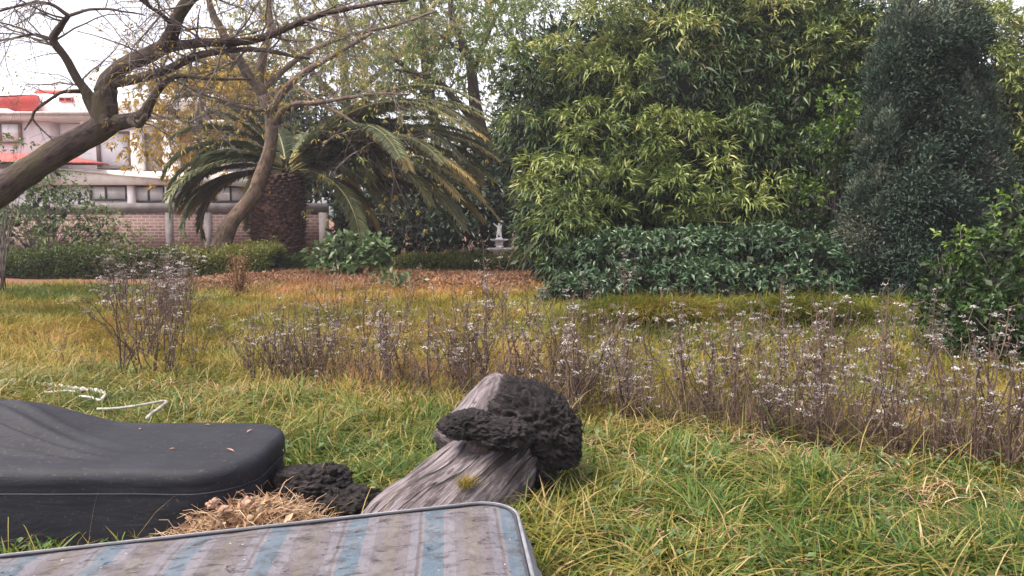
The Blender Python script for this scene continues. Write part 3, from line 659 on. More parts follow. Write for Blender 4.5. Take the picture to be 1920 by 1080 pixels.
# cherub grown as one skin, a child of the fountain
zb = z_up + .075
V = [(0, 0, .17), (.0, 0, .27), (.0, 0, .34), (.0, -.01, .40), (-.01, -.03, .46), (.05, -.02, .08), (.055, .02, 0), (-.05, -.05, .12), (-.08, .0, .02), (.07, 0, .36), (.09, -.02, .47), (.06, -.01, .56), (-.07, -.01, .36), (-.14, -.03, .42), (-.19, -.02, .48)]
E = [(0, 1), (1, 2), (2, 3), (3, 4), (0, 5), (5, 6), (0, 7), (7, 8), (2, 9), (9, 10), (10, 11), (2, 12), (12, 13), (13, 14)]
Rr = [.065, .06, .055, .028, .06, .04, .028, .042, .028, .026, .022, .018, .026, .022, .018]
me = bpy.data.meshes.new('cherub'); me.from_pydata([(x, y, z + zb) for x, y, z in V], E, []); me.materials.append(M_marble)
st = bpy.data.objects.new('cherub_statue', me); COL.objects.link(st); st.parent = root
sm = st.modifiers.new('skin', 'SKIN')
for i, r in enumerate(Rr): me.skin_vertices[0].data[i].radius = (r, r)
me.skin_vertices[0].data[0].use_root = True
st.modifiers.new('sub', 'SUBSURF').levels = 2; st.modifiers['sub'].render_levels = 2

# ------------------------------------------------------------------ trees
def limb(mb, pts, rpx, n=26, sides=12, rough=.16, seed=1, jit=0):
    P = catmull([W(*p) for p in pts], n); dm = np.array([p[2] for p in pts])
    r = np.interp(np.linspace(0, 1, n), np.linspace(0, 1, len(rpx)), rpx) * np.interp(np.linspace(0, 1, n), np.linspace(0, 1, len(dm)), dm) / F
    if jit: P = P + fbm(P / .5, seed, 2)[:, None] * np.array([jit, jit, jit])
    tube(mb, P, r, sides, .5, True, rough, seed); return P, r
def twigs(mb, p, d, L, r, lvl, tips, g=-.02, wander=.28, kids=(5, 4, 3), minr=.0018):
    ns = 7 if lvl > 0 else 5; P = [p]; d = d / np.linalg.norm(d); D = []
    for i in range(ns):
        d = d + rng.normal(size=3) * wander * .6 + np.array([0, 0, g]); d /= np.linalg.norm(d); D.append(d); P.append(P[-1] + d * L / ns)
    rr = np.linspace(r, max(minr, r * .35), ns + 1)
    tube(mb, P, rr, 5 if r > .012 else 3, rng.uniform(0, 1), False)
    if lvl == 0: tips.append((P[-1], D[-1])); tips.append((P[3], D[2])); return
    for _ in range(kids[-lvl] if lvl <= len(kids) else 4):
        i = rng.integers(1, ns + 1); a = unit(D[min(i, ns - 1)] + rng.normal(size=3) * .75)
        twigs(mb, P[i], a, L * rng.uniform(.4, .75), rr[i] * .62, lvl - 1, tips, g, wander, kids, minr)
    tips.append((P[-1], D[-1]))
def grow_on(mb, P, r, n, L, lvl, tips, t0=.2, g=-.02, up=.3, bias=(0, 0, 0), **kw):
    for _ in range(n):
        i = int(rng.uniform(t0, 1) * (len(P) - 1)); T = unit(P[min(i + 1, len(P) - 1)] - P[max(i - 1, 0)])
        a = unit(T * .6 + rng.normal(size=3) * .8 + np.array([0, 0, up]) + np.array(bias))
        twigs(mb, P[i], a, L * rng.uniform(.5, 1.2), min(r[i] * .5, .016), lvl, tips, g, **kw)
def tip_leaves(name, root, tips, mat, n, k, L, Wd, tint, droop=.3, jitter=.12):
    if not tips: return
    idx = rng.integers(0, len(tips), n); C = np.array([tips[i][0] for i in idx]); N = np.array([tips[i][1] for i in idx])
    mb = MB(); fan(mb, C + rng.normal(size=C.shape) * jitter, N, k, L, Wd, tint + rng.normal(0, .15, n), droop, 1.0, .04, .12); mb.build(name, mat, root)

# left leafless tree
tb = np.array([-9.4, 11, 0.0])
root = thing('leafless_tree', tb, 'big leafless tree leaning in from the left edge, its mossy trunk forking', 'tree')
mb = MB(); tr_pts = [(-225, 545, 10.9), (-120, 450, 10.9), (-10, 365, 11), (100, 290, 11), (180, 246, 11), (212, 222, 11)]
limb(mb, tr_pts, [36, 31, 26, 24, 23, 22], 40, 20, .14, 61)
mb.build('trunk', M_bark, root, True)
tips = []; mt = MB(); LB = []
for pts, rp in (
    ([(200, 238, 11), (195, 200, 11), (200, 165, 11)], [24, 22, 20]),
    ([(190, 222, 11), (168, 188, 10.95), (156, 165, 10.9), (122, 112, 10.8), (97, 76, 10.7), (112, 50, 10.6), (128, 30, 10.5)], [16, 13, 8, 7, 7, 6, 4]),
    ([(198, 175, 11), (206, 148, 11), (240, 118, 10.9), (300, 92, 10.7), (325, 60, 10.5), (340, 20, 10.4), (372, -30, 10.3), (390, -120, 10.2)], [20, 16, 15, 14, 13, 12, 10, 8]),
    ([(305, 92, 10.7), (345, 82, 10.6), (400, 78, 10.5), (465, 78, 10.4), (520, 60, 10.3), (600, 28, 10.2), (690, 10, 10.1), (760, 2, 10)], [10, 9, 8, 7, 6, 5, 4, 3]),
    ([(205, 156, 11), (250, 148, 10.9), (310, 132, 10.7), (370, 104, 10.6), (430, 94, 10.5), (500, 96, 10.4), (580, 110, 10.3)], [10, 9, 8, 7, 5, 4, 2.5]),
    ([(212, 232, 11), (248, 226, 10.9), (270, 214, 10.8), (286, 188, 10.7), (305, 160, 10.6), (335, 142, 10.5), (400, 146, 10.4), (470, 150, 10.3)], [16, 13, 11, 8, 6, 4, 3, 2]),
    ([(240, 228, 10.9), (262, 232, 10.6), (276, 214, 10.4)], [9, 7, 4]),
    ([(128, 30, 10.5), (90, 8, 10.4), (40, 10, 10.3), (-30, 30, 10.2)], [4, 3, 2.5, 1.5]),
    ([(128, 30, 10.5), (170, 18, 10.4), (220, 18, 10.3), (270, 30, 10.2)], [3, 2.5, 2, 1.2]),
    ([(98, 76, 10.7), (60, 66, 10.6), (30, 70, 10.5), (-30, 76, 10.5)], [3, 2.5, 2, 1]),
    ([(330, 50, 10.5), (300, 25, 10.2), (270, 0, 10), (230, -40, 9.9)], [5, 4, 3, 2]),
    ([(345, 10, 10.4), (400, -20, 10.1), (460, -40, 9.9)], [6, 4, 3]),
    ([(150, 172, 10.9), (120, 172, 10.7), (104, 180, 10.6), (70, 205, 10.5), (60, 222, 10.5), (45, 244, 10.4)], [4, 3, 3, 2.6, 2.2, 1.2]),
    ([(62, 222, 10.5), (78, 245, 10.5), (92, 268, 10.5)], [1.8, 1.4, .9])):
    mb = MB(); P, r = limb(mb, pts, rp, 24, 10, .14, 62, .04); mb.build('limb', M_bark, root, True); LB.append((P, r))
nt_ = [0, 9, 12, 17, 11, 8, 2, 7, 7, 6, 7, 8, 2, 2]
for (P, r), q in zip(LB, nt_):
    grow_on(mt, P, r, q, 1.25 if q > 3 else .5, 2 if q > 3 else 1, tips, .3, -.03, .1, kids=(5, 4))
mt.build('twigs', M_twig, root)
tip_leaves('yellow_leaves', root, tips, M_yellow, 520, 3, .06, .022, .5)

# leaning tree before the palm
tb = base_of(412, 490, 20.6)
root = thing('leaning_tree', tb, 'curved bare trunk tree leaning in front of the palm', 'tree')
mb = MB(); P0, r0 = limb(mb, [(404, 500, 20.6), (420, 445, 20.6), (438, 412, 20.5), (472, 372, 20.4), (492, 325, 20.3), (507, 275, 20.2), (508, 225, 20.2), (494, 180, 20.2)], [24, 17, 14, 14, 13, 12, 11, 10], 40, 14, .14, 71)
mb.build('trunk', M_bark2, root, True); tips = []; mt = MB(); LB = []
for pts, rp in (
    ([(494, 190, 20.2), (486, 150, 20.2), (492, 110, 20.1), (505, 60, 20), (500, 0, 20), (510, -60, 19.9)], [11, 9, 8, 7, 5, 3]),
    ([(492, 178, 20.2), (470, 140, 20), (450, 112, 19.8), (425, 70, 19.6), (395, 20, 19.4), (380, -50, 19.2)], [11, 10, 9, 8, 6, 4]),
    ([(503, 215, 20.2), (520, 190, 19.9), (548, 155, 19.6), (580, 130, 19.4), (640, 95, 19.2), (700, 60, 19)], [9, 8, 7, 6, 4, 3]),
    ([(508, 235, 20.2), (540, 200, 19.6), (600, 190, 19.1), (680, 180, 18.7), (770, 175, 18.4)], [6, 5, 4, 3, 2]),
    ([(505, 205, 20.2), (470, 206, 19.6), (420, 190, 19.1), (360, 176, 18.8)], [5, 4, 3, 2]),
    ([(495, 165, 20.2), (560, 110, 20.6), (640, 70, 21), (730, 50, 21.4), (820, 20, 21.8)], [6, 5, 4, 3, 2]),
    ([(548, 155, 19.6), (620, 200, 19), (680, 240, 18.7), (730, 290, 18.5), (760, 330, 18.4)], [4, 3, 2.4, 2, 1])):
    mb = MB(); P, r = limb(mb, pts, rp, 22, 9, .14, 72, .06); mb.build('limb', M_bark2, root, True); LB.append((P, r))
for (P, r), q in zip(LB, (9, 10, 8, 8, 6, 12, 6)): grow_on(mt, P, r, q, 1.8, 2, tips, .25, -.05, .15, kids=(6, 5))
mt.build('twigs', M_twig, root)
tip_leaves('yellow_leaves', root, tips, M_feather, 800, 4, .13, .04, .8)

# trees in the background
def backtree(label, limbs, base, bark, leafmat_, nl, tint, L, tw=10, twl=2.6, name='shade_tree', spread=.5):
    root = thing(name, base, label, 'tree', 'background trees'); tips = []; mt = MB(); first = True
    for pts, rp in limbs:
        mb = MB(); P, r = limb(mb, pts, rp, 22, 9, .14, 81, .08); mb.build('trunk' if first else 'limb', bark, root, True); first = False
        grow_on(mt, P, r, tw, twl, 2, tips, .35, -.01, .3, kids=(4, 4))
    mt.build('twigs', bark, root); tip_leaves('foliage', root, tips, leafmat_, nl, 6, L, L * .35, tint, .25, spread); return root
backtree('dark trunked shade tree forking behind the palm and left of the bamboo', [
    ([(935, 500, 29), (932, 330, 29), (922, 290, 29), (900, 250, 29), (888, 190, 29), (885, 130, 29), (868, 80, 29), (850, 30, 29), (840, -30, 29)], [20, 19, 17, 15, 11, 9, 7, 6, 4]),
    ([(902, 255, 29), (872, 210, 28.5), (830, 165, 28), (790, 140, 27.5), (740, 130, 27)], [8, 7, 6, 4, 2]),
    ([(886, 140, 29), (905, 90, 29), (925, 40, 29.4), (960, -20, 29.8)], [6, 5, 4, 3]),
    ([(884, 120, 29), (858, 90, 28), (820, 60, 27.5)], [4, 3, 2]),
    ([(930, 300, 29), (950, 250, 29.6), (985, 200, 30)], [9, 7, 4])], base_of(935, 480, 29), M_darkbark, M_feather, 1200, .45, .24, 9)
backtree('slender straight shade tree just left of the forked dark trunk', [
    ([(812, 480, 34), (815, 300, 34), (812, 210, 34), (800, 130, 34), (795, 60, 34), (790, -20, 34)], [11, 10, 9, 8, 7, 5]),
    ([(812, 200, 34), (780, 150, 33), (740, 110, 32), (700, 90, 31)], [6, 5, 4, 2]), ([(802, 120, 34), (840, 70, 34), (860, 20, 34)], [4, 3, 2])], base_of(812, 475, 34), M_darkbark, M_feather, 1200, .5, .24, 12, 3)
backtree('yellowing feathery tree behind the palm crown', [
    ([(640, 470, 36), (645, 320, 36), (650, 200, 36), (640, 90, 36), (620, 0, 36)], [11, 10, 9, 7, 4]),
    ([(648, 200, 36), (580, 130, 35), (520, 60, 34)], [6, 5, 3]), ([(648, 190, 36), (720, 130, 35), (770, 90, 34)], [6, 5, 3])], base_of(640, 472, 36), M_twig, M_feather, 1300, .65, .26, 12, 3.4)
backtree('yellow leaved tree to the left behind the leaning tree', [
    ([(360, 470, 28.5), (365, 330, 28.5), (370, 240, 28.5), (390, 140, 28.5)], [8, 7, 6, 4]),
    ([(368, 250, 28.5), (330, 215, 28), (300, 200, 27.5)], [4, 3, 2]), ([(370, 230, 28.5), (420, 200, 28), (450, 180, 27.5)], [4, 3, 2])], base_of(360, 474, 28.5), M_twig, M_yellow, 1000, .5, .22, 7, 1.9)
shrub('evergreen_tree', 'dark evergreen tree rising behind the leaning tree', 'tree',
    [(430,140,33,80,50),(480,180,32.5,90,70),(400,190,32.5,70,45),(540,210,32.5,100,70),(330,160,33.5,70,40),(600,270,32,90,60),(470,260,32,90,60)], base_of(470, 474, 33), M_dark, 12, 7, .34, .09, .42, .2, 1.0, stems=4, coreN=14, group='background trees', twig_r=.06)
shrub('evergreen_tree', 'pale leaved tree top beside the left of the bamboo crown', 'tree',
    [(940,70,26,60,50),(970,30,26,70,50),(930,110,25,40,40),(1010,30,25,80,45),(1060,5,25,70,40)], base_of(985, 485, 26.5), M_feather, 22, 6, .22, .06, .33, .2, 1.0, stems=3, core=False, group='background trees', twig_r=.05)
shrub('bare_bush', 'reddish leafless bush behind the fork of the dark trunk', 'bush',
    [(850,230,36,70,35),(800,215,36,60,30),(700,190,37,90,30)], base_of(840, 472, 36), M_litter, 10, 4, .2, .06, .3, 0, 1, core=False, stems=60, twig_r=.02)

# ------------------------------------------------------------------ palm
DP = 21.9; pb = base_of(520, 492, DP); s = PX(DP)
root = thing('date_palm', pb, 'stout date palm with arching fronds and rough dark trunk', 'palm tree')
cz = W(520, 325, DP); cx = np.array([W(540, 320, DP)[0], DP, cz[2]])
mb = MB(); hts = np.linspace(-.05, cx[2], 26)
rad = np.interp(hts / cx[2], [-.1, 0, .3, .7, .9, 1], [52, 50, 45, 44, 40, 26]) * s
tube(mb, [(pb[0] + (cx[0] - pb[0]) * (h / cx[2]) * .3, DP, h) for h in hts], rad, 36, .5, True, .12, 91)
ga = 2.399963
for i in range(520):                       # old leaf bases in spirals
    h = .05 + (cx[2] - .15) * (i + .5) / 520; a = i * ga; rr = np.interp(h / cx[2], [0, .3, .7, .9, 1], [50, 45, 44, 40, 26]) * s
    o = np.array([math.cos(a), math.sin(a), 0]); tn_ = np.array([-math.sin(a), math.cos(a), 0]); c = np.array([pb[0] + (cx[0] - pb[0]) * (h / cx[2]) * .3, DP, h]) + o * rr * .96
    w = .075; up_ = np.array([0, 0, 1.0]); L_ = rng.uniform(.10, .24)
    v = [c - tn_ * w, c + tn_ * w, c + tn_ * w * .8 + up_ * .1, c - tn_ * w * .8 + up_ * .1, c + o * L_ + up_ * .07 - tn_ * w * .55, c + o * L_ + up_ * .07 + tn_ * w * .55]
    mb.add(v, [(0, 4, 3), (1, 2, 5)], [(0, 1, 5, 4), (4, 5, 2, 3)], rng.uniform(0, 1), np.array(v))
mb.build('trunk', M_palmtrunk, root)
def frond(az, el, L, sag, tone, old):
    n = 26; P = [cx + np.array([math.cos(az), math.sin(az), 0]) * .18 + np.array([0, 0, rng.uniform(.0, .45)])]; e = el
    d = np.array([math.cos(az), math.sin(az)]); azd = rng.normal(0, .012)
    for i in range(n):
        a_ = az + azd * i; P.append(P[-1] + np.array([math.cos(a_) * math.cos(e), math.sin(a_) * math.cos(e), math.sin(e)]) * L / n); e -= sag / n * (.5 + 1.1 * i / n)
    P = np.array(P); mb = MB(); tube(mb, P, np.linspace(.034, .006, n + 1), 5, .75, False)
    m = 125; tt = np.linspace(.10, .995, m); Q = np.array([np.interp(tt * n, np.arange(n + 1), P[:, k]) for k in range(3)]).T
    T = unit(np.gradient(Q, axis=0)); S = unit(np.cross(T, np.array([0, 0, 1.0]))); U = np.cross(S, T)
    ll = .56 * np.interp(tt, [0, .12, .5, .85, 1], [.35, .8, 1, .75, .4]) * rng.uniform(.85, 1.1, m)
    ti = tone + rng.normal(0, .07, m) + old * np.clip((tt - .62) / .36, 0, 1)
    for sd in (-1, 1):
        D = unit(S * sd * .75 + T * .62 + U * .16 + rng.normal(size=(m, 3)) * .07 + np.array([0, 0, -.12]))
        leaves(mb, Q, D, U, ll, .056, np.clip(ti, 0, 1), .3, .35, .18)
    return mb.build('frond', M_palm, root)
for i in range(64):
    az = rng.uniform(0, 2 * np.pi); q = rng.uniform(0, 1); el = R(74) - R(80) * q ** .8
    if -2.5 < az - (2 * np.pi if az > np.pi else 0) < -.75: continue
    frond(az, el, 4.0 - .6 * max(0, -math.cos(az)) + rng.uniform(-.4, .3), R(76) + R(26) * rng.random() - .3 * q, .32 + .2 * q + rng.uniform(-.08, .1), .42 if rng.random() < .3 * q + .1 else .08)
for i in range(34):                                             # the heavy right side of the crown
    q = (i + rng.random()) / 34; az = rng.uniform(-.78, .32); el = R(44) - R(38) * q
    frond(az, el, 6.9 - .7 * q + rng.uniform(-.6, .3), R(72) - R(18) * q + R(16) * rng.random(), .50 + rng.uniform(-.10, .12), .45 if rng.random() < .25 + .45 * q else .10)
for i in range(9):                                              # the left side hanging before the house
    az = math.pi + rng.uniform(-.5, .7); frond(az, R(38) - R(40) * i / 9, rng.uniform(3.3, 4.0), R(95) + R(15) * rng.random(), .30, .15)

# ------------------------------------------------------------------ dry weeds
def weed_parts(h, nb, seed, headn, tall):
    r = np.random.default_rng(seed); ms, ml, mh = MB(), MB(), MB()
    ends = []
    for k in range(nb):
        a = r.uniform(0, 6.28); sp = r.uniform(.10, .62) if k else .03; hh = h * r.uniform(.6, 1) if k else h
        z0 = h * r.uniform(0, .3) if k else 0
        P = catmull([(math.cos(a) * .01, math.sin(a) * .01, z0), (math.cos(a) * sp * .45 * hh, math.sin(a) * sp * .45 * hh, z0 + (hh - z0) * .45), (math.cos(a) * sp * hh, math.sin(a) * sp * hh, hh)], 8) + np.concatenate([[[0, 0, 0]], r.normal(size=(7, 3)) * .008])
        tube(ms, P, np.linspace(.0075 if k == 0 else .0055, .0022, 8), 4, r.uniform(.1, .7), False)
        for j in range(6):                       # short side twigs
            i = r.integers(3, 8); d = unit(r.normal(size=3) + [0, 0, 1.1]); q = P[i] + d * r.uniform(.05, .14) * (h / .8)
            tube(ms, [P[i], (P[i] + q) / 2 + r.normal(size=3) * .006, q], [.0022, .0018, .0012], 3, r.uniform(.2, .9), False); ends.append(q)
        ends.append(P[-1])
        n = 15; i = r.integers(1, 8, n); f = r.uniform(0, 1, n)[:, None]; C = P[i - 1] * (1 - f) + P[i] * f
        leaves(ml, C, unit(r.normal(size=(n, 3)) + [0, 0, -.3]), unit(r.normal(size=(n, 3))), r.uniform(.018, .05, n), r.uniform(.008, .018, n), np.clip(r.normal(.4, .25, n), 0, 1))
    ends = np.array(ends); n = len(ends)
    k = r.uniform(0, 1, n) < headn; E_ = ends[k]
    if len(E_) == 0: E_ = ends[:1]
    m = 14; C = np.repeat(E_, m, 0); rd_ = r.normal(size=(len(C), 3)) * [.014, .014, .004]; C = C + rd_; D = unit(r.normal(size=(len(C), 3)) * [1, 1, .4] + [0, 0, .3])
    leaves(mh, C, D, unit(r.normal(size=(len(C), 3)) + [0, 0, 1]), r.uniform(.010, .020, len(C)), r.uniform(.006, .011, len(C)), np.repeat(np.clip(r.normal(.45, .28, len(E_)), 0, 1), m), .2, .6)
    return ms.mesh('stalks', M_weed), ml.mesh('withered_leaves', M_weedleaf), mh.mesh('seed_heads', M_head)
KW = [weed_parts(.74, 5, 100 + i, .16, 0) for i in range(8)]       # dark dry weeds
KP = [weed_parts(.76, 5, 140 + i, .50, 0) for i in range(7)]       # pale fluffy weeds
KT = [weed_parts(1.0, 6, 180 + i, .28, 1) for i in range(6)]       # tall ones at the left
def weed(kind, x, y, sc_, label, group, rz):
    z = float(gz(np.array([x]), np.array([y]))[0])
    root = thing('dry_weed', (x, y, z), label, 'weed', group); root.rotation_euler = (rng.normal() * .06, rng.normal() * .06, rz); root.scale = (sc_, sc_, sc_ * rng.uniform(.9, 1.1))
    for nm, me in zip(('stalks', 'withered_leaves', 'seed_heads'), kind):
        o = bpy.data.objects.new(nm, me); COL.objects.link(o); o.parent = root
        if nm == 'seed_heads': o['kind'] = 'stuff'
    return root
# the tall group at the left
talls = [(232, 722, 1.02, 'tall dry weed, leftmost of the dark group left of the lawn'), (262, 716, 1.06, 'tall dry weed with white heads second from the left in the dark group'),
         (290, 718, 1.12, 'tallest dry weed with pale heads in the dark group at the left'), (312, 714, 1.05, 'tall dark weed right of the tallest one'), (328, 722, .98, 'tall dark weed at the right end of the left group'), (366, 714, .78, 'lone dark weed just right of the tall left group')]
for i, (px, py, s_, lab) in enumerate(talls):
    d = GD(py); q = W(px, py, d); weed(KT[i % 6], q[0], q[1], s_, lab, 'tall weeds at the left', rng.uniform(0, 6.28))
for i in range(3):
    px = rng.uniform(265, 345); py = rng.uniform(640, 712); d = GD(py); q = W(px, py, d)
    weed(KT[i % 6], q[0], q[1], rng.uniform(.75, 1.1), 'thin dry weed crowded behind the tall weeds at the left', 'weeds crowded behind the tall left ones', rng.uniform(0, 6.28))
for i in range(22):
    px = rng.uniform(462, 610); py = float(wband(px)) - abs(rng.normal(0, 16)); d = GD(py); q = W(px, py, d)
    weed(KW[i % 8], q[0], q[1], rng.uniform(.65, 1.0), 'dry brown weed in the loose row left of the dense belt', 'weeds of the loose row', rng.uniform(0, 6.28))
for i in range(76):
    px = rng.uniform(600, 1180); py = float(wband(px)) - rng.exponential(44) + 6; d = GD(py); q = W(px, py, d)
    weed((KW + KP[:2])[i % 10], q[0], q[1], rng.uniform(.5, 1.2) * (1.25 if i % 9 == 0 else 1), 'purplish brown dry weed in the dense belt behind the log', 'weeds of the belt behind the log', rng.uniform(0, 6.28))
for i in range(84):
    px = rng.uniform(1160, 2050); py = float(wband(px)) - rng.exponential(58) + 6; d = GD(py); q = W(px, py, d)
    weed((KP + KW[:4])[i % 11], q[0], q[1], rng.uniform(.55, 1.2), 'pale headed dry weed in the belt at the right of the log', 'pale weeds at the right', rng.uniform(0, 6.28))
# pale bush of white heads before the left hedge
for i in range(20):
    px = rng.uniform(195, 355); py = rng.uniform(570, 625); d = GD(py); q = W(px, py, d)
    weed(KP[i % 7], q[0], q[1], rng.uniform(1.0, 1.45), 'white flowered weed in the clump before the left hedge', 'white flowered weeds', rng.uniform(0, 6.28))
for px, py, s_, lab in ((118, 700, .55, 'small pale weed above the white rope at the left'), (172, 722, .5, 'small white headed weed right of the white rope'), (640, 640, 1.15, 'tall thin weed rising above the left part of the belt'), (1100, 640, .9, 'white headed weed beyond the belt near the dark shrub')):
    d = GD(py); q = W(px, py, d); weed(KP[2], q[0], q[1], s_, lab, None, 1.0)
# undergrowth no one could count, between the weeds
mb = MB(); n = 5000; px = rng.uniform(560, 2050, n); py = wband(px) - np.abs(rng.normal(0, 26, n)) - 2
d = np.array([GD(p) for p in py]); x = (px - 960) / F * d; y = d
blades(mb, np.stack([x, y, gz(x, y)], 1), rng.uniform(.1, .42, n), np.abs(rng.normal(.5, .4, n)), rng.uniform(0, 6.28, n), rng.uniform(.003, .006, n), np.clip(rng.normal(.35, .25, n), 0, 1), 3)
tag(mb.build('weed_undergrowth', M_weedleaf), 'tangle of withered stems at the foot of the dry weeds', 'undergrowth', kind='stuff')
# dead shrub stump post near the hedge
p = base_of(447, 560, 14.2)
root = thing('dead_shrub', p, 'reddish dead upright shrub standing before the lime topped hedge', 'shrub'); mb = MB()
for i in range(16):
    a = rng.uniform(0, 6.28); e = p + np.array([math.cos(a) * .16, math.sin(a) * .16, rng.uniform(.45, .95)]); tube(mb, [p + rng.normal(size=3) * [.05, .05, 0], (p + e) / 2 + rng.normal(size=3) * .04, e], [.016, .01, .004], 4, rng.uniform(0, 1), False)
mb.build('stalks', M_litter, root); mb = MB(); n = 500; C = p + rng.normal(size=(n, 3)) * [.12, .12, 0] + np.stack([np.zeros(n), np.zeros(n), rng.uniform(.05, .8, n)], 1)
leaves(mb, C, rng.normal(size=(n, 3)), rng.normal(size=(n, 3)), .06, .025, rng.uniform(0, .6, n)); mb.build('withered_leaves', M_litter, root)
# dry grass mounds on the bank
for px, py, d, w, lab in ((1235, 640, 9.6, 1.0, 'heap of bleached bent grass on the bank below the dark shrub'), (1160, 625, 9.9, .8, 'smaller heap of bent grass left of the bleached heap'), (1500, 620, 9.6, 1.2, 'heap of bent grass on the bank below the cypress')):
    q = base_of(px, py, d); n = 2600; x = q[0] + rng.normal(0, w * .3, n); y = d + rng.normal(0, .18, n); mb = MB()
    blades(mb, np.stack([x, y, gz(x, y)], 1), rng.uniform(.25, .5, n), np.abs(rng.normal(1.2, .4, n)), rng.normal(-1.57, 1.0, n), rng.uniform(.006, .011, n), np.clip(rng.normal(.30 + .2 * (px == 1235), .2, n), 0, 1), 4)
    tag(mb.build('grass_heap', M_meadow, origin=(q[0], d, 0)), lab, 'grass heap', 'bent grass heaps')

# ------------------------------------------------------------------ black covered chaise
m, t, b, o = newmat('black_cover'); oc = objco(t)
n_ = nz(t, 3, 4, oc); c = mixc(t, ramp(t, [(.4, (0, 0, 0)), (.75, (1, 1, 1))], n_), (.011, .012, .018), (.021, .022, .031))
dst = nz(t, 60, 3, oc); c = mixc(t, ramp(t, [(.60, (0, 0, 0)), (.78, (.6, .6, .6))], dst), c, (.11, .095, .09))
t.links.new(c, b.inputs['Base Color']); b.inputs['Roughness'].default_value = .72; b.inputs['Specular IOR Level'].default_value = .32
fold = nz(t, 2.2, 5, mapv(t, oc, (1.0, 4, 4)), .6, .6); bump(t, math_(t, 'ADD', fold, math_(t, 'MULTIPLY', nz(t, 90, 2, oc), .05)), b, .30, .04); M_black = m
CX0, CX1, CY0, CY1, CH, CR = -3.4, -1.125, 3.03, 3.80, .445, .26
def chaise_h(x, y):
    s_ = np.clip((-1.98 - x) / .55, 0, 1); s_ = s_ * s_ * (3 - 2 * s_); v = np.clip((y - CY0 - .12) / (CY1 - CY0 - .15), 0, 1); v = v * v * (3 - 2 * v)
    h = CH + .10 * s_ * v + .015 * np.clip((-2.0 - x) / .6, 0, 1.3) * v
    for y0_, k_, w_, a_ in ((3.40, -.42, .030, .030), (3.33, -.36, .024, -.026), (3.27, -.30, .026, .022), (3.50, -.50, .034, .026), (3.44, -.46, .022, -.022), (3.60, -.5, .04, .022)):
        h = h + a_ * np.exp(-((y - y0_ - k_ * (x + 2.3)) / w_) ** 2) * np.clip((-1.72 - x) / .5, 0, 1) * np.clip((y - CY0 - .05) / .12, 0, 1)
    return h + .006 * n2(x, y, .35, 95, 2)
outl = []
def arc(cx_, cy_, r_, a0, a1, n): return [(cx_ + r_ * math.cos(a), cy_ + r_ * math.sin(a)) for a in np.linspace(a0, a1, n)]
outl += [(x_, CY0) for x_ in np.linspace(CX0 + .1, CX1 - CR - .02, 60)] + arc(CX1 - CR, CY0 + CR, CR, -np.pi / 2, 0, 18) + arc(CX1 - CR, CY1 - CR, CR, 0, np.pi / 2, 18) + [(x_, CY1) for x_ in np.linspace(CX1 - CR - .02, CX0 + .1, 60)] + arc(CX0 + .1, CY1 - .1, .1, np.pi / 2, np.pi, 6) + arc(CX0 + .1, CY0 + .1, .1, np.pi, 1.5 * np.pi, 6)
O = np.array(outl); seg = len(O); spx = np.clip(O[:, 0], CX0 + .3, CX1 - .36); spine = np.stack([spx, np.full(seg, (CY0 + CY1) / 2)], 1)
rings = []; tt_ = []
for f in np.linspace(0, .79, 44): q = spine + (O - spine) * f; rings.append(np.column_stack([q, chaise_h(q[:, 0], q[:, 1])]))
edge = .045
nrm = unit(O - spine); top = chaise_h(O[:, 0], O[:, 1])
for a in np.linspace(.25, np.pi / 2, 6):
    q = O - nrm * edge * (1 - math.sin(a)); rings.append(np.column_stack([q, top - edge * (1 - math.cos(a))]))
sz = np.concatenate([[0], np.cumsum(np.linalg.norm(np.diff(O, axis=0), axis=1))])
for i, f in enumerate(np.linspace(.06, 1, 16)):
    zz_ = (top - edge) * (1 - f) + (-.03) * f
    off = .012 * np.sin(sz * 9 + 2 * np.sin(sz * 3)) * f - (.010 if abs(f - .12) < .04 else 0) - .05 * f
    q = O + nrm * off[:, None] if np.ndim(off) else O + nrm * off
    rings.append(np.column_stack([q, zz_]))
v = np.concatenate(rings); nr = len(rings); i = np.arange(nr - 1)[:, None] * seg; j = np.arange(seg)[None]; k = (j + 1) % seg
root = thing('chaise_lounge', (-2.2, 3.4, 0), 'black covered chaise lounge with low flat end at the left', 'chaise')
mb = MB(); mb.add(v, None, np.stack([i + j, i + k, i + seg + k, i + seg + j], -1).reshape(-1, 4)); mb.build('cover', M_black, root, True)
mb = MB(); sq = O + nrm * -.002; pts = np.column_stack([sq, top - .105])[:90]; tube(mb, pts, .0045, 5); mb.build('seam', M_black, root, True)
M_leaf = leafmat('dead_leaf', [(0, (.18, .08, .05)), (1, (.42, .26, .18))], .7, .1)
for i, (px, py, lab) in enumerate([(383, 798, 'curled dry leaf near the far edge of the black chaise'), (462, 812, 'brown dry leaf at the rounded end of the black chaise'), (440, 848, 'thin dry leaf near the front of the chaise end'), (330, 842, 'small dry leaf on the middle of the chaise top'), (262, 805, 'pale dry leaf left of the others on the chaise')]):
    d = 1.055 / -(ray(px, py)[2] / ray(px, py)[1]); q = W(px, py, d); z = float(chaise_h(np.array([q[0]]), np.array([q[1]]))[0])
    mb = MB(); a = i * 1.3; D = np.array([[math.cos(a), math.sin(a), .12]]); q[2] = z + .004
    for f in range(1): leaves(mb, np.array([q]), D, np.array([[0, 0, 1.0]]), .032 + .014 * (i % 3), .013, .6, .3)
    tag(mb.build('dry_leaf', M_leaf, origin=q), lab, 'leaf', 'dry leaves on the chaise')

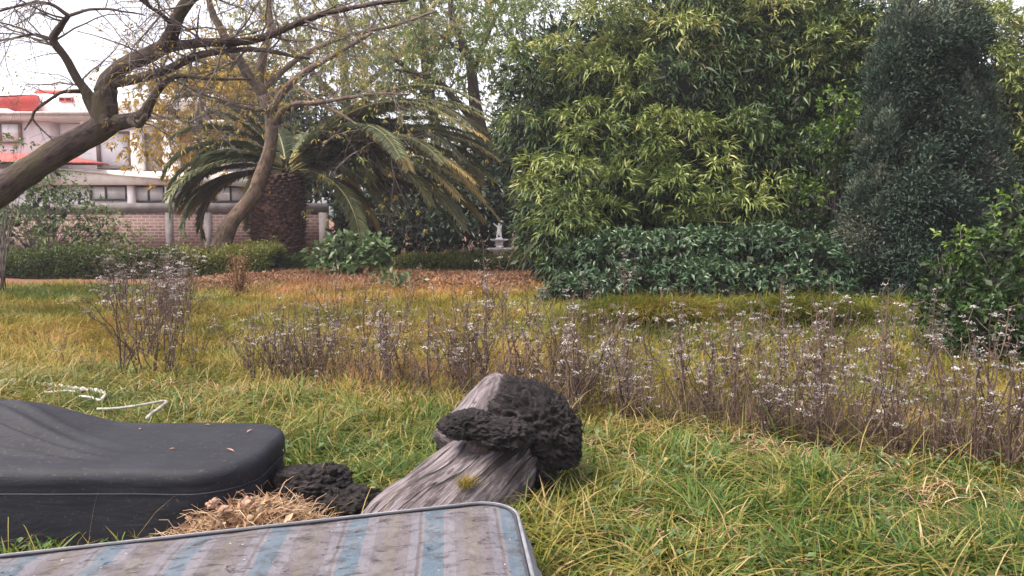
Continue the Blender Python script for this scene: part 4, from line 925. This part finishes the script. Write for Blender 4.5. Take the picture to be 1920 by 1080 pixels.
# ------------------------------------------------------------------ mattress
m, t, b, o = newmat('striped_ticking'); at_ = attr(t, 'grain').outputs['Vector']
sep = t.nodes.new('ShaderNodeSeparateXYZ'); t.links.new(at_, sep.inputs[0])
wob = nz(t, 6, 2, at_); sx_ = math_(t, 'ADD', sep.outputs['X'], math_(t, 'MULTIPLY', wob, .012))
fr_ = math_(t, 'FRACT', math_(t, 'MULTIPLY', sx_, 1 / .285))
r_ = t.nodes.new('ShaderNodeValToRGB'); r_.color_ramp.interpolation = 'CONSTANT'; e_ = r_.color_ramp.elements
st_ = [(0, (.07, .098, .13)), (.24, (.118, .113, .132)), (.28, (.085, .075, .083)), (.32, (.118, .113, .134)), (.42, (.10, .086, .095)), (.56, (.097, .085, .080)), (.74, (.102, .09, .10)), (.86, (.125, .118, .138))]
while len(e_) < len(st_): e_.new(.5)
for x_, (p_, c_) in zip(e_, st_): x_.position = p_; x_.color = (*c_, 1)
t.links.new(fr_, r_.inputs[0]); c = r_.outputs[0]
c = mixc(t, math_(t, 'MULTIPLY', ramp(t, [(.42, (0, 0, 0)), (.72, (1, 1, 1))], nz(t, 7, 6, at_, .7)), .6), c, (.15, .143, .152))
c = mixc(t, math_(t, 'MULTIPLY', ramp(t, [(.5, (0, 0, 0)), (.68, (1, 1, 1))], nz(t, 11, 6, mapv(t, at_, (1, 1.6, 1)), .7, .5)), .85), c, (.042, .036, .038))
vo = t.nodes.new('ShaderNodeTexVoronoi'); vo.inputs['Scale'].default_value = 17; t.links.new(at_, vo.inputs['Vector'])
c = mixc(t, ramp(t, [(.05, (1, 1, 1)), (.08, (0, 0, 0))], vo.outputs['Distance']), c, (.28, .27, .30))
vo2 = t.nodes.new('ShaderNodeTexVoronoi'); vo2.inputs['Scale'].default_value = 9; t.links.new(mapv(t, at_, (1.3, 1.1, 1)), vo2.inputs['Vector'])
c = mixc(t, ramp(t, [(.04, (.8, .8, .8)), (.09, (0, 0, 0))], vo2.outputs['Distance']), c, (.05, .045, .05))
t.links.new(c, b.inputs['Base Color']); b.inputs['Roughness'].default_value = .8; b.inputs['Specular IOR Level'].default_value = .25
cr = nz(t, 9, 2, mapv(t, at_, (1.2, 4.5, 1)), .5, .1)
bump(t, math_(t, 'ADD', math_(t, 'MULTIPLY', ramp(t, [(.30, (0, 0, 0)), (.38, (1, 1, 1))], cr), .6), nz(t, 8, 4, at_)), b, .85, .025); M_tick = m
M_pipe = plain('dark_piping', (.035, .035, .045), .6, .2, 20, .05); M_pipe2 = plain('grey_side_band', (.17, .175, .20), .7, .2, 14, .1)
h_top = .37
def gp(px, py, z): r = ray(px, py); k = (z - EYE) / r[2]; return np.array([r[0] * k, r[1] * k, z])
c_fr = gp(962, 940, h_top); c_nr = gp(1001, 1100, h_top); c_fl = gp(0, 1050, .30)
ey = unit(c_nr[:2] - c_fr[:2]); ex = unit(c_fl[:2] - c_fr[:2]); ANG = math.atan2(-ey[0], -ey[1])
MW, ML, MT = 2.0, 1.35, .235
def mpt(u, v_, z): 
    xy = c_fr[:2] + ex * u * MW + ey * v_ * ML; return np.array([xy[0], xy[1], h_top - .07 * u - .01 * v_ + z])
root = thing('mattress', (*(c_fr[:2] + ex * .9 + ey * .6), .0), 'stained old mattress with blue and mauve stripes in the foreground', 'mattress')
# outline of the rounded rectangle in (u, v) metres
rc = .17; ol = arc(rc, rc, rc, np.pi, 1.5 * np.pi, 12) + arc(MW - rc, rc, rc, 1.5 * np.pi, 2 * np.pi, 12) + arc(MW - rc, ML - rc, rc, 0, np.pi / 2, 12) + arc(rc, ML - rc, rc, np.pi / 2, np.pi, 12)
dense = []
for a_, b_ in zip(ol, ol[1:] + ol[:1]):
    kk = max(1, int(math.hypot(b_[0] - a_[0], b_[1] - a_[1]) / .04)); dense += [(a_[0] + (b_[0] - a_[0]) * q / kk, a_[1] + (b_[1] - a_[1]) * q / kk) for q in range(kk)]
O = np.array(dense); seg = len(O); cen = np.stack([np.clip(O[:, 0], .5, MW - .5), np.full(seg, ML / 2)], 1)
def mtop(u, v_):
    e_ = np.minimum(np.minimum(u, MW - u), np.minimum(v_, ML - v_))
    return .018 * np.clip(e_ / .12, 0, 1) ** .6 + .015 * n2(u, v_, .16, 97, 3) * np.clip(e_ / .05, 0, 1) - .010 * (np.sin(v_ * 21 + 2 * np.sin(u * 3)) > .93) * np.clip(e_ / .2, 0, 1)
rings = []; gr = []
for f in np.linspace(0, 1, 30) ** .8:
    q = cen + (O - cen) * f; z = mtop(q[:, 0], q[:, 1]); rings.append(np.array([mpt(a_ / MW, b_ / ML, z_) for (a_, b_), z_ in zip(q, z)])); gr.append(np.column_stack([q, np.zeros(seg)]))
v = np.concatenate(rings); nr = len(rings); i = np.arange(nr - 1)[:, None] * seg; j = np.arange(seg)[None]; k = (j + 1) % seg
mb = MB(); mb.add(v, None, np.stack([i + j, i + seg + j, i + seg + k, i + k], -1).reshape(-1, 4), .5, np.concatenate(gr)); mb.build('top_panel', M_tick, root, True)
nrm = unit(O - cen); rings = []; gr = []
per = np.concatenate([[0], np.cumsum(np.linalg.norm(np.diff(O, axis=0), axis=1))])
for f in np.linspace(0, 1, 26):
    q = O + nrm * (.085 * math.sin(math.pi / 2 * f) + .012 * abs(math.sin(f * 11)) + .006 * np.sin(per * 24))[:, None] if f > 0 else O
    rings.append(np.array([mpt(a_ / MW, b_ / ML, -MT * f) for a_, b_ in q])); gr.append(np.column_stack([per, np.full(seg, f * .3), np.zeros(seg)]))
rings.append(np.array([mpt(a_ / MW, b_ / ML, -MT) for a_, b_ in cen])); gr.append(gr[-1])
v = np.concatenate(rings); nr = len(rings); i = np.arange(nr - 1)[:, None] * seg
mb = MB(); mb.add(v, None, np.stack([i + j, i + seg + j, i + seg + k, i + k], -1).reshape(-1, 4), .5, np.concatenate(gr)); mb.build('side_panel', M_pipe2, root, True)
for zz_, mt_, rr_ in ((.006, M_pipe2, .0085), (-MT + .0, M_pipe, .009)):
    P = np.array([mpt(a_ / MW, b_ / ML, zz_) for a_, b_ in O + nrm * (.004 if zz_ > 0 else .09)]); P = np.concatenate([P, P[:2]]); mb = MB(); tube(mb, P, rr_, 7, .5, False); mb.build('piping', mt_, root, True)
P = np.array([mpt(a_ / MW, b_ / ML, .012) for a_, b_ in O - nrm * .012]); P = np.concatenate([P, P[:2]]); mb = MB(); tube(mb, P, .0055, 6, .5, False); mb.build('binding', M_pipe, root, True)
# worn pallet that carries the mattress above the grass
root = thing('wooden_pallet', (*(c_fr[:2] + ex * .9 + ey * .65), 0), 'low wooden pallet hidden under the striped mattress', 'pallet')
M_pal = plain('pallet_wood', (.2, .16, .12), .85, .2, 6, .2)
for v0 in (.2, .65, 1.1):
    mb = MB(); q = [mpt(a_ / MW, b_ / ML, 0) for a_, b_ in ((.15, v0 - .05), (MW - .15, v0 - .05), (MW - .15, v0 + .05), (.15, v0 + .05))]
    tp = [np.array([p_[0], p_[1], p_[2] - MT - .014]) for p_ in q]; bt2 = [np.array([p_[0], p_[1], -.03]) for p_ in q]
    mb.add(np.array(bt2 + tp), None, [(0, 1, 2, 3), (4, 7, 6, 5), (0, 4, 5, 1), (1, 5, 6, 2), (2, 6, 7, 3), (3, 7, 4, 0)]); mb.build('bearer', M_pal, root)

# ------------------------------------------------------------------ log
m, t, b, o = newmat('weathered_wood'); at_ = attr(t, 'grain').outputs['Vector']
gsc = mapv(t, at_, (1.2, 30, 30)); n_ = nz(t, 1.4, 7, gsc, .7, .3); pt = nz(t, 5, 5, mapv(t, at_, (1, 3, 3)), .65)
c = ramp(t, [(.36, (.05, .04, .04)), (.45, (.12, .098, .105)), (.54, (.195, .165, .18)), (.66, (.29, .25, .265))], n_)
c = mixc(t, math_(t, 'MULTIPLY', ramp(t, [(.50, (0, 0, 0)), (.58, (1, 1, 1))], pt), .85), c, (.045, .033, .033))
ck = nz(t, 1.0, 2, mapv(t, at_, (.9, 11, 11)), .4, .1); crack = ramp(t, [(.478, (0, 0, 0)), (.492, (1, 1, 1)), (.508, (1, 1, 1)), (.522, (0, 0, 0))], ck)
msk = ramp(t, [(.46, (0, 0, 0)), (.52, (1, 1, 1))], nz(t, 2.3, 2, at_)); crack = math_(t, 'MULTIPLY', crack, msk)
c = mixc(t, math_(t, 'MULTIPLY', crack, .95), c, (.010, .008, .008))
t.links.new(c, b.inputs['Base Color']); b.inputs['Roughness'].default_value = .85
bump(t, math_(t, 'SUBTRACT', n_, math_(t, 'MULTIPLY', crack, 1.2)), b, 1.0, .03); M_log = m
m, t, b, o = newmat('charred_bark'); oc = objco(t); n_ = nz(t, 22, 7, mapv(t, oc, (1, 1, 2.2)), .75, .5)
t.links.new(ramp(t, [(.3, (.006, .005, .005)), (.52, (.022, .018, .019)), (.72, (.075, .06, .06)), (.85, (.15, .125, .12))], n_), b.inputs['Base Color']); b.inputs['Roughness'].default_value = .8; b.inputs['Specular IOR Level'].default_value = .3
bump(t, n_, b, 1.0, .03); M_char = m
LA, LBp = W(742, 1045, 3.25), W(985, 800, 3.95)
ax = unit(LBp - LA); side = unit(np.cross(ax, [0, 0, 1.0])); upv = np.cross(side, ax)
root = thing('fallen_log', ((LA + LBp) / 2 * [1, 1, 0]), 'weathered grey log with a charred knotty bark end behind the mattress', 'log')
mb = MB(); n = 60; tt_ = np.linspace(-.1, 1.03, n); Pl = LA[None] + (LBp - LA)[None] * tt_[:, None] + side[None] * (.05 * tt_ ** 2)[:, None]
rl = np.interp(tt_, [-.1, 0, .25, .55, .8, .95, 1.03], [.265, .265, .262, .245, .225, .19, .12])
tube(mb, Pl, rl, 56, .5, True, .13, 103)
Pn = catmull([W(850, 840, 3.72), W(893, 780, 3.86), W(922, 735, 3.95), W(940, 706, 4.0)], 24)
tube(mb, Pn, np.interp(np.linspace(0, 1, 24), [0, .5, .85, 1], [.13, .10, .075, .04]), 32, .5, True, .14, 104)
mb.build('trunk_wood', M_log, root, True)
mb = MB(); e1 = ax; e2 = side; e3 = upv
def LP(px, py, d): return W(px, py, d)
blob(mb, LP(1005, 800, 3.82), [(.75, .45, -.25), (-.3, .3, .95), (.5, -.8, .2)], [.24, .235, .17], .30, 11, 6, 3.6)
blob(mb, LP(1035, 790, 3.9), [(.6, .5, -.35), (-.3, .3, .9), (.5, -.8, .2)], [.16, .2, .15], .30, 12, 6, 3.4)
blob(mb, LP(1000, 860, 3.75), [(.6, .5, -.5), (-.3, .3, .9), (.5, -.8, .2)], [.13, .15, .11], .30, 13, 6, 3.4)
blob(mb, LP(878, 795, 3.5), [(1, .2, .02), (0, 1, .1), (0, 0, 1)], [.135, .10, .062], .32, 14, 6, 3)
blob(mb, LP(945, 812, 3.52), [(1, .3, -.2), (0, 1, .1), (.2, 0, 1)], [.15, .12, .07], .30, 17, 6, 3)
blob(mb, LP(955, 762, 3.82), [(1, .2, .3), (0, 1, .1), (0, 0, 1)], [.11, .09, .08], .26, 15, 5)
mb.build('charred_bark', M_char, root, False)
M_knot = plain('knot_wood', (.085, .058, .058), .85, .4, 18, .5)
mb = MB(); blob(mb, LP(898, 834, 3.50), [(.6, 0, .5), (0, 1, 0), (-.5, 0, .7)], [.05, .035, .065], .5, 16, 5, 3); mb.build('knot', M_knot, root, True)
# tuft of straw growing out of the log
q0 = LP(873, 912, 3.32); n = 160; mb = MB()
blades(mb, q0 + rng.normal(size=(n, 3)) * [.02, .015, .008], rng.uniform(.03, .075, n), np.abs(rng.normal(.9, .4, n)), rng.uniform(0, 6.28, n), rng.uniform(.0015, .003, n), np.clip(rng.normal(.62, .15, n), 0, 1), 3)
tag(mb.build('straw_tuft', M_meadow, origin=q0), 'small tuft of yellow straw rooted on the weathered log', 'grass tuft')
# second charred piece and the dry heap
root = thing('charred_stump', W(585, 920, 3.45) * [1, 1, 0], 'low charred stump between the black chaise and the log', 'stump')
mb = MB(); blob(mb, W(566, 922, 3.42), [(1, .1, 0), (0, 1, 0), (0, 0, 1)], [.25, .18, .125], .32, 21, 6, 3); blob(mb, W(640, 948, 3.35), [(1, .3, -.1), (0, 1, 0), (0, 0, 1)], [.18, .13, .085], .4, 22, 5, 3)
q = W(580, 960, 3.42); blob(mb, (q[0], q[1], .08), [(1, 0, 0), (0, 1, 0), (0, 0, 1)], [.28, .2, .15], .2, 23, 4); mb.build('charred_wood', M_char, root)
hc = W(512, 978, 3.02); n = 2400
root = thing('straw_heap', hc * [1, 1, 0], 'heap of dry straw and curled leaves between the mattress and the chaise', 'straw heap')
mb = MB(); x = hc[0] + rng.normal(0, .19, n); y = hc[1] + .04 + rng.normal(0, .07, n) + .1 * (x - hc[0])
hz = .28 - .13 * ((x - hc[0] + .13) / .33) ** 2
z = np.maximum(.06, hz) * rng.uniform(.6, 1, n)
a = rng.uniform(0, 6.28, n); Ls = rng.uniform(.03, .15, n); D = unit(np.stack([np.cos(a), np.sin(a), rng.normal(.12, .45, n)], 1))
for i in range(n):
    p0 = np.array([x[i], y[i], z[i]]); e = p0 + D[i] * Ls[i]; mid = (p0 + e) / 2 + np.array([0, 0, rng.uniform(-.005, .03)])
    tube(mb, [p0 - D[i] * Ls[i] * .3, p0, mid, e], [.0012, .002, .0018, .0009], 3, float(np.clip(rng.normal(.5, .28), 0, 1)), False)
mb.build('straw', M_straw, root)
mb = MB(); blob(mb, (hc[0], hc[1] + .05, .08), [(1, .1, 0), (0, 1, 0), (0, 0, 1)], [.42, .17, .13], .2, 31, 4); mb.build('heap_core', plain('brown_litter', (.12, .07, .045), .9, .4, 22, .4), root)
mb = MB(); n = 300; x = hc[0] + rng.normal(0, .18, n); y = hc[1] + rng.normal(0, .08, n); z = np.maximum(.05, .27 - .12 * ((x - hc[0] + .13) / .33) ** 2) * rng.uniform(.85, 1.08, n)
leaves(mb, np.stack([x, y, z], 1), unit(rng.normal(size=(n, 3))), unit(rng.normal(size=(n, 3)) + [0, 0, 1]), rng.uniform(.03, .07, n), rng.uniform(.02, .035, n), np.clip(rng.normal(.4, .25, n), 0, 1)); mb.build('curled_leaves', M_straw, root)
M_mush = plain('dry_fruit_skin', (.27, .16, .11), .7, .15, 20, .1)
for px, py, lab in ((400, 938, 'dry tan seed husk at the left of the straw heap'), (418, 953, 'pale round husk in the middle of the straw heap'), (462, 937, 'tan seed husk at the right of the straw heap')):
    mb = MB(); c_ = W(px, py + 5, 2.94); blob(mb, c_, [(1, .2, .1), (0, 1, 0), (0, 0, 1)], [.024, .019, .014], 1.5, px, 4, 3, False)
    tag(mb.build('seed_husk', M_mush, smooth=True, origin=c_), lab, 'husk', 'husks in the straw heap')

# ------------------------------------------------------------------ white rope and bent white wire in the grass
M_rope = plain('white_rope', (.42, .39, .38), .7, .2, 30, .2)
rp = [(-30, 722), (20, 714), (50, 716), (70, 720), (100, 722), (130, 727), (160, 730), (185, 733), (197, 740), (190, 752)]
def strand(pts, hgt, d0=None):
    out = []
    for px, py in pts:
        d = d0 if d0 else GD(py) * (1 - hgt / EYE) ; r = ray(px, py); k = (hgt - EYE) / r[2]; out.append(np.array([r[0] * k, r[1] * k, hgt]))
    return np.array(out)
mb = MB(); P = catmull(strand(rp, .12), 90); ph = np.linspace(0, 60, 90)
for a in (0, math.pi): tube(mb, P + np.stack([0 * ph, .010 * np.cos(ph + a), .010 * np.sin(ph + a)], 1), .011, 6, .5, True)
P2 = catmull(strand([(80, 736), (100, 735), (125, 733), (150, 735)], .12), 40); tube(mb, P2, .010, 6); P3 = catmull(strand([(150, 743), (170, 745), (188, 750), (196, 742)], .15), 40); tube(mb, P3, .010, 6)
tag(mb.build('white_rope', M_rope, smooth=True, origin=P[20] * [1, 1, 0]), 'twisted white rope lying on the grass at the left', 'rope')
mb = MB(); P = catmull(strand([(182, 767), (215, 766), (250, 762), (285, 756), (306, 752), (313, 754), (306, 760), (296, 768), (284, 776), (276, 784)], .20), 60); tube(mb, P, np.concatenate([np.full(34, .010), np.full(26, .013)]), 7)
tag(mb.build('bent_pipe', plain('dirty_white_pipe', (.3, .275, .25), .6, .3, 18, .1), smooth=True, origin=P[20] * [1, 1, 0]), 'thin white bent pipe lying in the grass behind the chaise', 'pipe')

# ------------------------------------------------------------------ thin haze volume added to lift the dark shadows
mb = MB(); box(mb, (-60, -8, -1.2), (60, 60, 14)); m = bpy.data.materials.new('shadow_lift_haze'); m.use_nodes = True; t = m.node_tree; t.nodes.clear()
o = t.nodes.new('ShaderNodeOutputMaterial'); vp = t.nodes.new('ShaderNodeVolumePrincipled'); vp.inputs['Density'].default_value = .0011; vp.inputs['Color'].default_value = (.86, .84, .95, 1); vp.inputs['Anisotropy'].default_value = .2
t.links.new(vp.outputs[0], o.inputs['Volume'])
tag(mb.build('haze', m), 'thin pale haze volume added to lift the dark shadows', 'haze', kind='stuff')
